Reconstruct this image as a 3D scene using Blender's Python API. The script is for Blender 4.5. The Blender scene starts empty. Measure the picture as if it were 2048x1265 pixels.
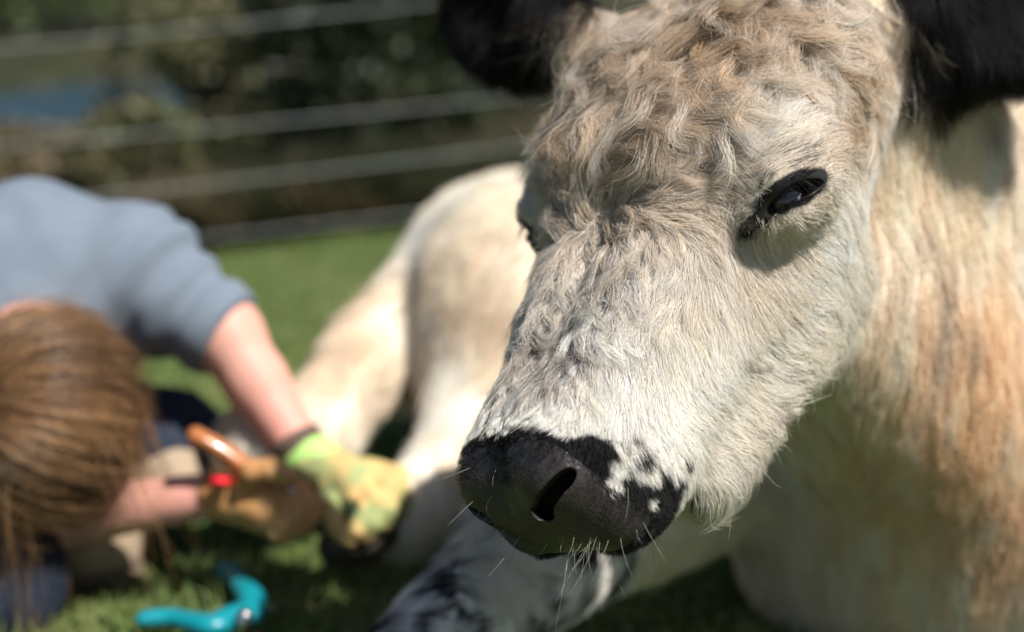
import bpy, math, random
import numpy as np
from mathutils import Vector, Matrix, kdtree

rng = np.random.default_rng(11)
random.seed(11)

# ------------------------------------------------------------------ camera
CAM_H, PITCH, LENS, FPX = 0.70, math.radians(12.0), 60.0, 60.0 / 36.0 * 2048.0
scene = bpy.context.scene
cam_data = bpy.data.cameras.new('camera')
cam = bpy.data.objects.new('camera', cam_data)
scene.collection.objects.link(cam)
cam.location = (0, 0, CAM_H)
cam.rotation_euler = (math.pi / 2 - PITCH, 0, 0)
cam_data.lens = LENS
cam_data.sensor_width = 36.0
cam_data.clip_start = 0.05
cam_data.clip_end = 500.0
cam_data.dof.use_dof = True
cam_data.dof.focus_distance = 1.165
cam_data.dof.aperture_fstop = 2.7
scene.camera = cam

# ------------------------------------------------------------------ sky, sun, exposure
SUN = np.array([0.44, -0.395, 0.81]); SUN /= np.linalg.norm(SUN)   # towards the sun
world = bpy.data.worlds.new('World')
scene.world = world
world.use_nodes = True
wn = world.node_tree
sky = wn.nodes.new('ShaderNodeTexSky')
sky.sky_type = 'NISHITA'
sky.sun_disc = False
sky.sun_elevation = math.asin(SUN[2])
sky.sun_rotation = math.atan2(SUN[0], SUN[1])
sky.altitude = 100
wn.links.new(sky.outputs[0], wn.nodes['Background'].inputs[0])
wn.nodes['Background'].inputs[1].default_value = 0.055
sun_l = bpy.data.lights.new('sun', 'SUN')
sun_l.energy = 5.0
sun_l.angle = math.radians(0.53)
sun_l.color = (1.0, 0.955, 0.89)
sun_o = bpy.data.objects.new('sun', sun_l)
scene.collection.objects.link(sun_o)
sun_o.rotation_euler = Vector(SUN).to_track_quat('Z', 'Y').to_euler()
scene.view_settings.view_transform = 'Standard'
scene.view_settings.look = 'None'
scene.view_settings.exposure = 0.56
scene.view_settings.gamma = 1.0
scene.view_settings.use_curve_mapping = False
scene.render.film_transparent = False
scene.cycles.use_denoising = True
scene.cycles.use_adaptive_sampling = True
scene.cycles.adaptive_threshold = 0.02
scene.cycles.max_bounces = 6
scene.cycles.diffuse_bounces = 3
scene.cycles.glossy_bounces = 2
scene.cycles.transmission_bounces = 4
scene.cycles.transparent_max_bounces = 8
scene.cycles.sample_clamp_indirect = 6.0
scene.cycles_curves.subdivisions = 2
scene.cycles.caustics_reflective = False
scene.cycles.caustics_refractive = False

# ------------------------------------------------------------------ helpers: placing
CP, SP = math.cos(PITCH), math.sin(PITCH)
C_RIGHT = np.array([1.0, 0, 0])
C_UP = np.array([0, SP, CP])
C_BACK = np.array([0, -CP, SP])
C_POS = np.array([0, 0, CAM_H])

def W(px, py, d):
    """a point d metres in front of the camera, seen at photograph pixel (px, py)"""
    return C_POS + C_RIGHT * ((px - 1024) / FPX * d) + C_UP * ((632.5 - py) / FPX * d) - C_BACK * d

def proj(P):
    q = np.asarray(P) - C_POS
    d = -(q @ C_BACK)
    return np.stack([1024 + FPX * (q @ C_RIGHT) / d, 632.5 - FPX * (q @ C_UP) / d, d], -1)

def cam2world(v):
    v = np.asarray(v, float)
    return v[0] * C_RIGHT + v[1] * C_UP + v[2] * C_BACK

# ------------------------------------------------------------------ helpers: noise
def _h(ix, iy, iz, s):
    n = (ix.astype(np.int64) * 374761393 + iy.astype(np.int64) * 668265263 + iz.astype(np.int64) * 2147483647 + s * 144269) & 0xffffffff
    n = ((n ^ (n >> 13)) * 1274126177) & 0xffffffff
    n = ((n ^ (n >> 16)) * 2246822519) & 0xffffffff
    n = n ^ (n >> 15)
    return (n & 0xffffff) / float(0xffffff) * 2 - 1

def vnoise(P, scale, seed=0):
    q = np.asarray(P) / scale
    i = np.floor(q).astype(np.int64); f = q - i
    f = f * f * (3 - 2 * f)
    r = 0
    for dx in (0, 1):
        wx = f[:, 0] if dx else 1 - f[:, 0]
        for dy in (0, 1):
            wy = f[:, 1] if dy else 1 - f[:, 1]
            for dz in (0, 1):
                wz = f[:, 2] if dz else 1 - f[:, 2]
                r = r + wx * wy * wz * _h(i[:, 0] + dx, i[:, 1] + dy, i[:, 2] + dz, seed)
    return r

def fbm(P, scale, seed=0, o=3):
    r = 0; a = 1.0; t = 0
    for k in range(o):
        r = r + a * vnoise(P, scale / 2 ** k, seed + k * 17); t += a; a *= .5
    return r / t

def sstep(a, b, x):
    t = np.clip((x - a) / (b - a), 0, 1)
    return t * t * (3 - 2 * t)

def unit(v):
    return v / (np.linalg.norm(v, axis=-1, keepdims=True) + 1e-12)

# ------------------------------------------------------------------ helpers: solid shapes as distance fields
def smin(a, b, k):
    h = np.clip(.5 + .5 * (b - a) / k, 0, 1)
    return b * (1 - h) + a * h - k * h * (1 - h)

def smax(a, b, k):
    return -smin(-a, -b, k)

def ell(P, c, r, R=None):
    q = P - np.asarray(c)
    if R is not None:
        q = q @ R
    r = np.asarray(r, float)
    k0 = np.linalg.norm(q / r, axis=1); k1 = np.linalg.norm(q / (r * r), axis=1) + 1e-9
    return k0 * (k0 - 1) / k1

def cone(P, a, b, r1, r2):
    a = np.asarray(a, float); b = np.asarray(b, float)
    ab = b - a
    t = np.clip(((P - a) @ ab) / (ab @ ab), 0, 1)
    return np.linalg.norm(P - a - t[:, None] * ab, axis=1) - (r1 + (r2 - r1) * t)

def rbox(P, c, hx, r):
    q = np.abs(P - np.asarray(c)) - np.asarray(hx) + r
    return np.linalg.norm(np.maximum(q, 0), axis=1) + np.minimum(q.max(1), 0) - r

def rot_axes(x, y):
    x = unit(np.asarray(x, float)); y = np.asarray(y, float)
    y = unit(y - x * (x @ y)); z = np.cross(x, y)
    return np.stack([x, y, z], 1)          # columns = axes

def chunked(f, P, n=200000):
    if len(P) <= n:
        return f(P)
    return np.concatenate([f(P[i:i + n]) for i in range(0, len(P), n)])

def surface(f, lo, hi, h):
    """closed quad mesh of f = 0 (surface nets)"""
    lo = np.asarray(lo, float); hi = np.asarray(hi, float)
    n = np.ceil((hi - lo) / h).astype(int) + 1
    ax = [lo[k] + h * np.arange(n[k]) for k in range(3)]
    G = np.stack(np.meshgrid(*ax, indexing='ij'), -1)
    v = chunked(f, G.reshape(-1, 3)).reshape(n)
    s = v < 0
    c = np.zeros(n - 1, int)
    offs = [(i, j, k) for i in (0, 1) for j in (0, 1) for k in (0, 1)]
    sl = lambda o: tuple(slice(o[k], n[k] - 1 + o[k]) for k in range(3))
    for o in offs:
        c += s[sl(o)]
    act = (c > 0) & (c < 8)
    idx = -np.ones(n - 1, int); idx[act] = np.arange(act.sum())
    ps = np.zeros((act.sum(), 3)); cnt = np.zeros(act.sum())
    for o in offs:
        for k in range(3):
            if o[k] == 0:
                o2 = list(o); o2[k] = 1; o2 = tuple(o2)
                va, vb = v[sl(o)][act], v[sl(o2)][act]
                m = (va < 0) != (vb < 0)
                t = np.where(m, va / (va - vb + 1e-12), 0)
                pa = G[sl(o)][act]
                p = pa.copy(); p[:, k] += t * h
                ps += p * m[:, None]; cnt += m
    V = ps / cnt[:, None]
    F = []
    for k in range(3):
        a1, a2 = (k + 1) % 3, (k + 2) % 3
        s0 = [slice(1, n[q] - 1) for q in range(3)]; s1 = list(s0)
        s0[k] = slice(0, n[k] - 1); s1[k] = slice(1, n[k])
        e0, e1 = s[tuple(s0)], s[tuple(s1)]
        ii = np.argwhere(e0 != e1)
        if not len(ii):
            continue
        flip = e0[e0 != e1]
        base = ii.copy(); base[:, a1] += 1; base[:, a2] += 1
        def cid(d1, d2):
            q = base.copy(); q[:, a1] += d1; q[:, a2] += d2
            return idx[q[:, 0], q[:, 1], q[:, 2]]
        quad = np.stack([cid(-1, -1), cid(0, -1), cid(0, 0), cid(-1, 0)], 1)
        quad[~flip] = quad[~flip][:, ::-1]
        F.append(quad)
    return V, np.concatenate(F)

def grad(f, P, e=6e-4):
    f0 = chunked(f, P)
    g = np.stack([chunked(f, P + np.eye(3)[k] * e) - f0 for k in range(3)], 1)
    return g / e

def project(f, V, it=3):
    for _ in range(it):
        g = grad(f, V); d = chunked(f, V)
        V = V - g * (d / np.maximum((g * g).sum(1), .05))[:, None]
    return V

def refine(V, F, mask_fn, times):
    """triangulate, then split the triangles of a region into four (neighbours follow)"""
    T = np.concatenate([F[:, [0, 1, 2]], F[:, [0, 2, 3]]]) if F.shape[1] == 4 else F
    for k in range(times):
        m = mask_fn(V[T].mean(1), k)
        E = np.sort(np.concatenate([T[:, [0, 1]], T[:, [1, 2]], T[:, [2, 0]]]), 1)
        key = E[:, 0] * (len(V) + 1) + E[:, 1]
        uq, first, inv = np.unique(key, return_index=True, return_inverse=True)
        split = np.zeros(len(uq), bool)
        split[inv.reshape(3, -1)[:, m].ravel()] = True
        nid = -np.ones(len(uq), int); nid[split] = len(V) + np.arange(split.sum())
        Eu = E[first[split]]
        mids = (V[Eu[:, 0]] + V[Eu[:, 1]]) / 2
        e = nid[inv].reshape(3, -1)
        out = []
        cnt = (e >= 0).sum(0)
        out.append(T[cnt == 0])
        t = T[cnt == 3]; q = e[:, cnt == 3]
        out += [np.stack([t[:, 0], q[0], q[2]], 1), np.stack([q[0], t[:, 1], q[1]], 1), np.stack([q[2], q[1], t[:, 2]], 1), q.T.copy()]
        for r in range(3):           # one split edge
            s_ = (cnt == 1) & (e[r] >= 0); t = T[s_]; q = e[r][s_]
            a, b, c_ = t[:, r], t[:, (r + 1) % 3], t[:, (r + 2) % 3]
            out += [np.stack([a, q, c_], 1), np.stack([q, b, c_], 1)]
            s_ = (cnt == 2) & (e[r] < 0); t = T[s_]      # edge r unsplit, two split
            a, b, c_ = t[:, r], t[:, (r + 1) % 3], t[:, (r + 2) % 3]
            q1, q2 = e[(r + 1) % 3][s_], e[(r + 2) % 3][s_]
            out += [np.stack([a, b, q1], 1), np.stack([a, q1, q2], 1), np.stack([q2, q1, c_], 1)]
        V = np.concatenate([V, mids]); T = np.concatenate(out)
    return V, T

# ------------------------------------------------------------------ helpers: objects
COL = scene.collection
def props(o, label=None, category=None, group=None, kind=None):
    for k, v in (('label', label), ('category', category), ('group', group), ('kind', kind)):
        if v:
            o[k] = v
    return o

def empty(name, loc=(0, 0, 0)):
    o = bpy.data.objects.new(name, None); COL.objects.link(o); o.location = loc
    return o

def mesh_obj(name, V, F, mat, parent=None, smooth=True, col=None, mats=None, fmat=None):
    me = bpy.data.meshes.new(name)
    V = np.asarray(V, float)
    if parent is not None:
        V = V - base_of(parent)
    if isinstance(F, np.ndarray):
        n, k = F.shape
        me.vertices.add(len(V)); me.vertices.foreach_set('co', V.astype(np.float32).ravel())
        me.loops.add(n * k); me.loops.foreach_set('vertex_index', F.astype(np.int32).ravel())
        me.polygons.add(n); me.polygons.foreach_set('loop_start', np.arange(0, n * k, k, dtype=np.int32))
        me.update(calc_edges=True); me.validate()
    else:
        me.from_pydata([tuple(v) for v in V], [], [tuple(f) for f in F]); me.update()
    if smooth:
        me.polygons.foreach_set('use_smooth', np.ones(len(me.polygons), bool))
    for m in ([mat] if mats is None else mats):
        me.materials.append(m)
    if fmat is not None:
        me.polygons.foreach_set('material_index', np.asarray(fmat, np.int32))
    if col is not None:
        at = me.attributes.new('coat', 'FLOAT_COLOR', 'POINT')
        c4 = np.ones((len(V), 4), np.float32); c4[:, :3] = col
        at.data.foreach_set('color', c4.ravel())
    o = bpy.data.objects.new(name, me); COL.objects.link(o)
    if parent is not None:
        o.parent = parent
    return o

ORIGIN = {}
def base_of(o):
    while o.parent is not None:
        o = o.parent
    return np.array(ORIGIN.get(o.name, (0, 0, 0)))
def thing(name, loc, label, category, group=None):
    o = empty(name, tuple(loc)); ORIGIN[o.name] = tuple(loc)
    return props(o, label, category, group)

def hair_obj(name, pts, rad, mat, parent=None, col=None, tip=.25):
    """pts (N, K, 3) strands, rad (N,) root radius, col (N, 3) or (N, K, 3)"""
    N, K, _ = pts.shape
    cu = bpy.data.hair_curves.new(name)
    cu.add_curves([K] * N)
    if parent is not None:
        pts = pts - base_of(parent)
    cu.attributes['position'].data.foreach_set('vector', pts.astype(np.float32).ravel())
    t = np.linspace(0, 1, K)
    prof = 1 - (1 - tip) * t ** 1.6
    r = (np.asarray(rad)[:, None] * prof[None]).astype(np.float32)
    at = cu.attributes.get('radius') or cu.attributes.new('radius', 'FLOAT', 'POINT')
    at.data.foreach_set('value', r.ravel())
    if col is not None:
        c = np.asarray(col)
        if c.ndim == 2:
            c = np.repeat(c[:, None], K, 1)
        c4 = np.ones((N, K, 4), np.float32); c4[..., :3] = c
        a2 = cu.attributes.new('coat', 'FLOAT_COLOR', 'POINT')
        a2.data.foreach_set('color', c4.ravel())
    cu.materials.append(mat)
    o = bpy.data.objects.new(name, cu); COL.objects.link(o)
    if parent is not None:
        o.parent = parent
    return o

def mat(name, color=(.5, .5, .5), rough=.7, spec=.3, attr=None, metallic=0.0, noise=None, bump=None, coat=0, sss=0, trans=0):
    m = bpy.data.materials.new(name); m.use_nodes = True
    nt = m.node_tree; b = nt.nodes['Principled BSDF']
    b.inputs['Base Color'].default_value = (*color, 1)
    b.inputs['Roughness'].default_value = rough
    b.inputs['Specular IOR Level'].default_value = spec
    b.inputs['Metallic'].default_value = metallic
    b.inputs['Coat Weight'].default_value = coat
    b.inputs['Subsurface Weight'].default_value = sss
    b.inputs['Subsurface Scale'].default_value = .01
    b.inputs['Transmission Weight'].default_value = trans
    src = None
    if attr:
        a = nt.nodes.new('ShaderNodeAttribute'); a.attribute_name = attr
        src = a.outputs['Color']; nt.links.new(src, b.inputs['Base Color'])
    if noise:                      # (scale, other colour, contrast)
        tc = nt.nodes.new('ShaderNodeTexCoord')
        n = nt.nodes.new('ShaderNodeTexNoise'); n.inputs['Scale'].default_value = noise[0]; n.inputs['Detail'].default_value = 5
        nt.links.new(tc.outputs['Object'], n.inputs['Vector'])
        r = nt.nodes.new('ShaderNodeMapRange'); r.inputs['From Min'].default_value = .5 - noise[2]; r.inputs['From Max'].default_value = .5 + noise[2]
        nt.links.new(n.outputs['Fac'], r.inputs['Value'])
        mx = nt.nodes.new('ShaderNodeMix'); mx.data_type = 'RGBA'
        mx.inputs['A'].default_value = (*color, 1); mx.inputs['B'].default_value = (*noise[1], 1)
        nt.links.new(r.outputs['Result'], mx.inputs['Factor'])
        nt.links.new(mx.outputs['Result'], b.inputs['Base Color'])
    if bump:                       # (scale, strength, distance)
        tc = nt.nodes.new('ShaderNodeTexCoord')
        n = nt.nodes.new('ShaderNodeTexNoise'); n.inputs['Scale'].default_value = bump[0]; n.inputs['Detail'].default_value = 6
        nt.links.new(tc.outputs['Object'], n.inputs['Vector'])
        bp = nt.nodes.new('ShaderNodeBump'); bp.inputs['Strength'].default_value = bump[1]; bp.inputs['Distance'].default_value = bump[2]
        nt.links.new(n.outputs['Fac'], bp.inputs['Height']); nt.links.new(bp.outputs['Normal'], b.inputs['Normal'])
    return m
# ------------------------------------------------------------------ cow: shape
YAW, HP, HROLL = math.radians(45.0), math.radians(37.0), math.radians(4.0)
_F = np.array([-math.sin(YAW), 0, math.cos(YAW)])
def _roll(v):
    c, s = math.cos(HROLL), math.sin(HROLL)
    return np.array([c * v[0] - s * v[1], s * v[0] + c * v[1], v[2]])
HU = cam2world(_roll([math.cos(YAW), 0, math.sin(YAW)]))                              # towards the cow's left
HD = cam2world(_roll(math.sin(HP) * _F + math.cos(HP) * np.array([0, -1, 0])))        # down the face, poll to nose
HN = cam2world(_roll(math.cos(HP) * _F + math.sin(HP) * np.array([0, 1, 0])))         # out of the face
HR = np.stack([HU, HD, HN], 1)
HO = W(1264, 294, 1.25)
HTW, HTC = math.radians(10.0), -.08       # the muzzle is held a little twisted to the cow's right
def to_head(P):
    Q = (P - HO) @ HR
    t = HTW * sstep(.05, .25, Q[:, 1]); c, s = np.cos(t), np.sin(t)
    x, z = Q[:, 0], Q[:, 2] - HTC
    return np.stack([x * c + z * s, Q[:, 1], -x * s + z * c + HTC], 1)
def from_head(Q):
    Q = np.atleast_2d(np.asarray(Q, float))
    t = HTW * sstep(.05, .25, Q[:, 1]); c, s = np.cos(t), np.sin(t)
    x, z = Q[:, 0], Q[:, 2] - HTC
    return HO + np.stack([x * c - z * s, Q[:, 1], x * s + z * c + HTC], 1) @ HR.T

EYE = np.array([.1170, .023, -.0495])
ES = unit(np.array([.034, -.051, -.021]))                       # along the lids, nose side to ear side
EO = np.array([.80, .22, .55]); EO = unit(EO - ES * (EO @ ES))   # out of the eye
ET = np.cross(EO, ES); ET = ET * np.sign(ET @ np.array([0, -1, .3]))

def head_sdf(P):
    Q = to_head(P)
    S = Q.copy(); S[:, 0] = np.sqrt(S[:, 0] ** 2 + 1e-6)
    d = rbox(S, (0, -.075, -.09), (.106, .112, .085), .068)
    d = smin(d, ell(S, (.055, -.085, -.055), (.062, .085, .050)), .04)                  # broad forehead
    d = smin(d, ell(S, (0, -.02, -.03), (.075, .08, .037)), .04)
    d = smin(d, cone(S, (.038, .0, -.052), (.024, .2, -.047), .05, .036), .03)          # nasal bridge
    d = smin(d, cone(S, (.045, .0, -.11), (.037, .2, -.088), .05, .038), .03)            # side of the face
    d = smin(d, ell(S, (.055, .012, -.132), (.036, .085, .074)), .03)                    # cheek muscle
    d = smin(d, cone(S, (.042, -.005, -.180), (.032, .19, -.148), .042, .030), .03)         # jaw
    d = smin(d, ell(S, (.099, -.006, -.056), (.040, .050, .042)), .025)                 # orbit
    d = smin(d, cone(S, (.070, -.036, -.026), (.104, -.022, -.048), .018, .016), .025)  # brow
    d = smin(d, ell(S, (0, .234, -.058), (.070, .050, .050)), .03)                      # muzzle
    d = smin(d, ell(S, (.033, .254, -.038), (.031, .033, .028)), .02)                   # nostril wing
    d = smin(d, ell(S, (.042, .229, -.084), (.040, .058, .039)), .02)                   # upper lip
    d = smin(d, ell(S, (0, .272, -.066), (.033, .020, .030)), .02)                      # nose pad
    d = smin(d, ell(S, (0, .218, -.108), (.046, .046, .024)), .010)                     # chin
    # eye: lids and opening
    m = np.linalg.norm(S - EYE, axis=1) < .08
    if m.any():
        T = S[m]; x = d[m]
        x = smin(x, cone(T, EYE - ES * .027 + EO * .001, EYE + ET * .012 - ES * .006 + EO * .009, .004, .008), .012)
        x = smin(x, cone(T, EYE + ET * .012 - ES * .006 + EO * .009, EYE + ES * .024 + ET * .003 + EO * .001, .008, .005), .012)
        x = smin(x, cone(T, EYE - ES * .032 - ET * .004, EYE - ET * .012 + EO * .002, .004, .005), .010)
        x = smin(x, cone(T, EYE - ET * .012 + EO * .002, EYE + ES * .024 - ET * .004, .005, .004), .010)
        d = d.copy(); d[m] = x
    return d

EAR_N = (W(1785, 45, 1.38), W(2240, -105, 1.42)); EAR_F = (W(1140, 80, 1.46), W(930, -10, 1.52))
def ear_sdf(P, ear, w, up, face):
    a, b = ear
    ax = b - a; L = np.linalg.norm(ax)
    R = rot_axes(ax, up)
    n = R[:, 2] * np.sign(R[:, 2] @ face)
    c = (a + b) / 2
    d = ell(P, c, (L * .56, w, .022), R)
    d = smax(d, -ell(P, c + n * .022 + R[:, 0] * .01, (L * .5, w * .85, .022), R), .008)
    return smin(d, cone(P, a - ax * .15, a + ax * .08, .03, .03), .03)

NECK0, NECK1 = W(1610, 240, 1.50), W(2020, 560, 1.86)
def body_sdf(P):
    d = cone(P, NECK0, NECK1, .12, .22)
    d = smin(d, cone(P, W(1640, 590, 1.51), W(1980, 900, 1.80), .10, .20), .08)         # throat
    d = smin(d, ell(P, W(1890, 1000, 1.86), (.235, .22, .24)), .08)                       # brisket
    d = smin(d, ell(P, W(2230, 860, 1.80), (.20, .26, .26)), .05)                       # shoulder
    d = smin(d, cone(P, W(1960, 740, 2.05), W(1210, 700, 2.40), .26, .24), .12)        # barrel
    d = smin(d, ell(P, W(1040, 650, 2.30), (.17, .17, .20)), .08)                       # rump
    d = smin(d, cone(P, W(950, 525, 2.16), W(950, 500, 2.3), .072, .06), .05)           # hip point
    d = smin(d, ell(P, W(1010, 690, 2.10), (.115, .14, .20)), .06)                       # thigh
    d = smin(d, cone(P, W(925, 505, 2.18), W(745, 720, 2.08), .060, .053), .018)        # upper hind leg
    d = smin(d, cone(P, W(745, 715, 2.08), W(630, 860, 2.02), .053, .047), .03)
    d = smin(d, cone(P, W(630, 860, 2.02), W(520, 885, 1.95), .050, .038), .02)
    d = smin(d, cone(P, W(515, 885, 1.95), W(610, 960, 1.90), .038, .030), .02)         # cannon of the trimmed leg
    d = smin(d, cone(P, W(965, 800, 2.02), W(905, 950, 1.95), .065, .046), .03)          # lower hind leg
    d = smin(d, cone(P, W(905, 950, 1.95), W(800, 1030, 1.885), .046, .044), .02)
    d = smin(d, cone(P, W(1350, 960, 1.76), W(1070, 1105, 1.62), .085, .066), .05)      # foreleg
    d = smin(d, cone(P, W(1070, 1105, 1.62), W(820, 1330, 1.50), .064, .044), .03)
    return d

HEAD_C = from_head((0, .03, -.1))[0]
def cow_sdf(P):
    d = body_sdf(P)
    h = np.full(len(P), 1.0)
    m = np.linalg.norm(P - HEAD_C, axis=1) < .42
    if m.any():
        Pm = P[m]
        hh = head_sdf(Pm)
        hh = smin(hh, ear_sdf(Pm, EAR_N, .075, C_UP, C_BACK), .02)
        hh = smin(hh, ear_sdf(Pm, EAR_F, .047, C_UP, C_BACK + .4 * C_RIGHT), .02)
        d = d.copy()
        dm = d[m]
        # the neck joins the back of the skull only
        Q = to_head(Pm)
        k = .015 + .05 * sstep(-.02, -.14, Q[:, 1]) * sstep(-.10, -.17, Q[:, 2])
        d[m] = smin(dm, hh, k)
    return d

V, F = surface(cow_sdf, (-.42, .95, -.10), (.86, 2.75, .85), .013)
NOST = np.array([[.033, .284, -.038], [.042, .281, -.031], [.054, .275, -.027], [.066, .268, -.026], [.077, .260, -.030]])
NOSR = np.array([.0078, .0064, .0052, .0068, .0058])
def _near(c, k):
    r = np.linalg.norm(c - HEAD_C, axis=1)
    if k == 2:
        Q = to_head(c); Q[:, 0] = np.abs(Q[:, 0])
        return (np.linalg.norm(Q - EYE, axis=1) < .040) | (np.linalg.norm(Q - NOST[2], axis=1) < .036)
    if k == 3:
        Q = to_head(c); Q[:, 0] = np.abs(Q[:, 0])
        return (np.linalg.norm(Q - EYE, axis=1) < .032) | (np.linalg.norm(Q - NOST[2], axis=1) < .030)
    return r < (.36, .30)[k]
V, F = refine(V, F, _near, 4)
V = project(cow_sdf, V, 3)
# dents: nostrils and the eye openings
Q = to_head(V); sg = np.sign(Q[:, 0]); Q[:, 0] = np.abs(Q[:, 0])
best = np.full(len(V), 9.0)
for i in range(4):
    ab = NOST[i + 1] - NOST[i]
    e = Q - NOST[i]
    t = np.clip(e @ ab / (ab @ ab), 0, 1)
    r = NOSR[i] + (NOSR[i + 1] - NOSR[i]) * t
    best = np.minimum(best, np.linalg.norm((e - t[:, None] * ab), axis=1) / r)
Q = Q + np.array([-.62, -.42, -.66]) * (.020 * sstep(1.22, .74, best))[:, None]
e = Q - EYE; es, et, eo = e @ ES, e @ ET, e @ EO
w = np.sqrt((es / .0235) ** 2 + ((et + .0010 + 5 * es ** 2) / .0056) ** 2)
Q = Q - EO * (.016 * sstep(1.05, .70, w) * (np.abs(eo) < .03))[:, None]
NOSTRIL_D = best
Q[:, 0] *= np.where(sg == 0, 1, sg)
V = from_head(Q)
COWV, COWF = V, F
print('cow', len(V), len(F))

def hits(pix, t0=.9):
    """where the sight lines through photograph pixels meet the cow; points and depths"""
    pix = np.asarray(pix, float)
    r = np.stack([W(x, y, 1.0) for x, y in pix]) - C_POS
    t = np.full(len(pix), t0)
    for _ in range(110):
        dd = cow_sdf(C_POS + r * t[:, None])
        if np.abs(dd).max() < 3e-4: break
        t = np.minimum(t + dd * np.where(np.abs(dd) < 2e-4, 0, .5), 3.0)
    return C_POS + r * t[:, None], t
def hit(px, py):
    p, t = hits([(px, py)])
    return p[0], t[0]
# ------------------------------------------------------------------ cow: coat colours as a function of place
WHITE, CREAM, TAN = np.array([.93, .90, .845]), np.array([.91, .82, .685]), np.array([.62, .46, .315])
GREY, ORANGE, BLACK = np.array([.33, .29, .26]), np.array([.86, .60, .385]), np.array([.014, .013, .014])

def lerp(a, b, t):
    return a + (b - a) * np.asarray(t)[:, None]

def muzzle_black(Q):
    """> 0 in the dark nose patch; metres past its edge"""
    c = Q[:, 2]
    thr = np.interp(-c, [0, .0065, .011, .0166, .028, .034, .041, .047, .052, .060, .067, .072, .081, .090, .100, .115, .14],
                    [.239, .239, .2424, .2416, .236, .232, .234, .237, .241, .242, .2465, .2495, .245, .236, .229, .246, .275])
    n = fbm(Q, .010, 5, 2) * .0030 + fbm(Q, .03, 9, 2) * .002
    side = sstep(.05, .07, np.abs(Q[:, 0]))
    n = n + side * fbm(Q, .009, 21, 2) * .006
    return Q[:, 1] - thr + n

SPOTS = [(1268, 872, 9), (1287, 914, 14), (1272, 928, 8), (1328, 956, 12), (1372, 924, 11), (1355, 990, 10), (1308, 992, 8), (1238, 940, -15), (1228, 975, -14), (1305, 1008, -8), (1392, 1040, 9), (1318, 938, 6), (1342, 972, 7), (1300, 905, 5), (1392, 985, 7), (1366, 962, 6), (1252, 890, 6)]
LIDSPOTS = [(1505, 340, 5), (1540, 318, 6), (1560, 312, 5), (1585, 305, 7), (1600, 318, 6), (1614, 300, 7), (1535, 355, 5), (1470, 360, 5), (1490, 338, 4), (1445, 400, 5), (1520, 372, 6), (1580, 332, 6), (1622, 322, 7)]
SPOT3 = [(p, r / 3050.0 * 1.45) for p, (x, y, r) in zip(hits([q[:2] for q in SPOTS])[0], SPOTS)]
LID3 = [(p, r / 2800.0) for p, (x, y, r) in zip(hits([q[:2] for q in LIDSPOTS])[0], LIDSPOTS)]
DIRT3 = [(hit(x, y)[0], r / 2800.0) for x, y, r in ((1462, 700, 7), (1474, 715, 6), (1468, 728, 5), (1490, 722, 5), (1495, 738, 6), (1478, 740, 4), (1506, 734, 4), (1538, 696, 4), (1484, 705, 4))]
BODYSPOT = [(hit(1893, 640)[0], .010, .040), (hit(1885, 700)[0], .010, .018), (hit(1975, 250)[0], .014, .02), (hit(1850, 480)[0], .008, .01), (hit(1945, 690)[0], .012, .02)]
ARMPIT = [hit(1950, 720)[0], hit(1900, 850)[0], hit(1850, 1000)[0], hit(1930, 940)[0], hit(2010, 1000)[0], hit(1960, 1100)[0], hit(2030, 850)[0]]

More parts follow.
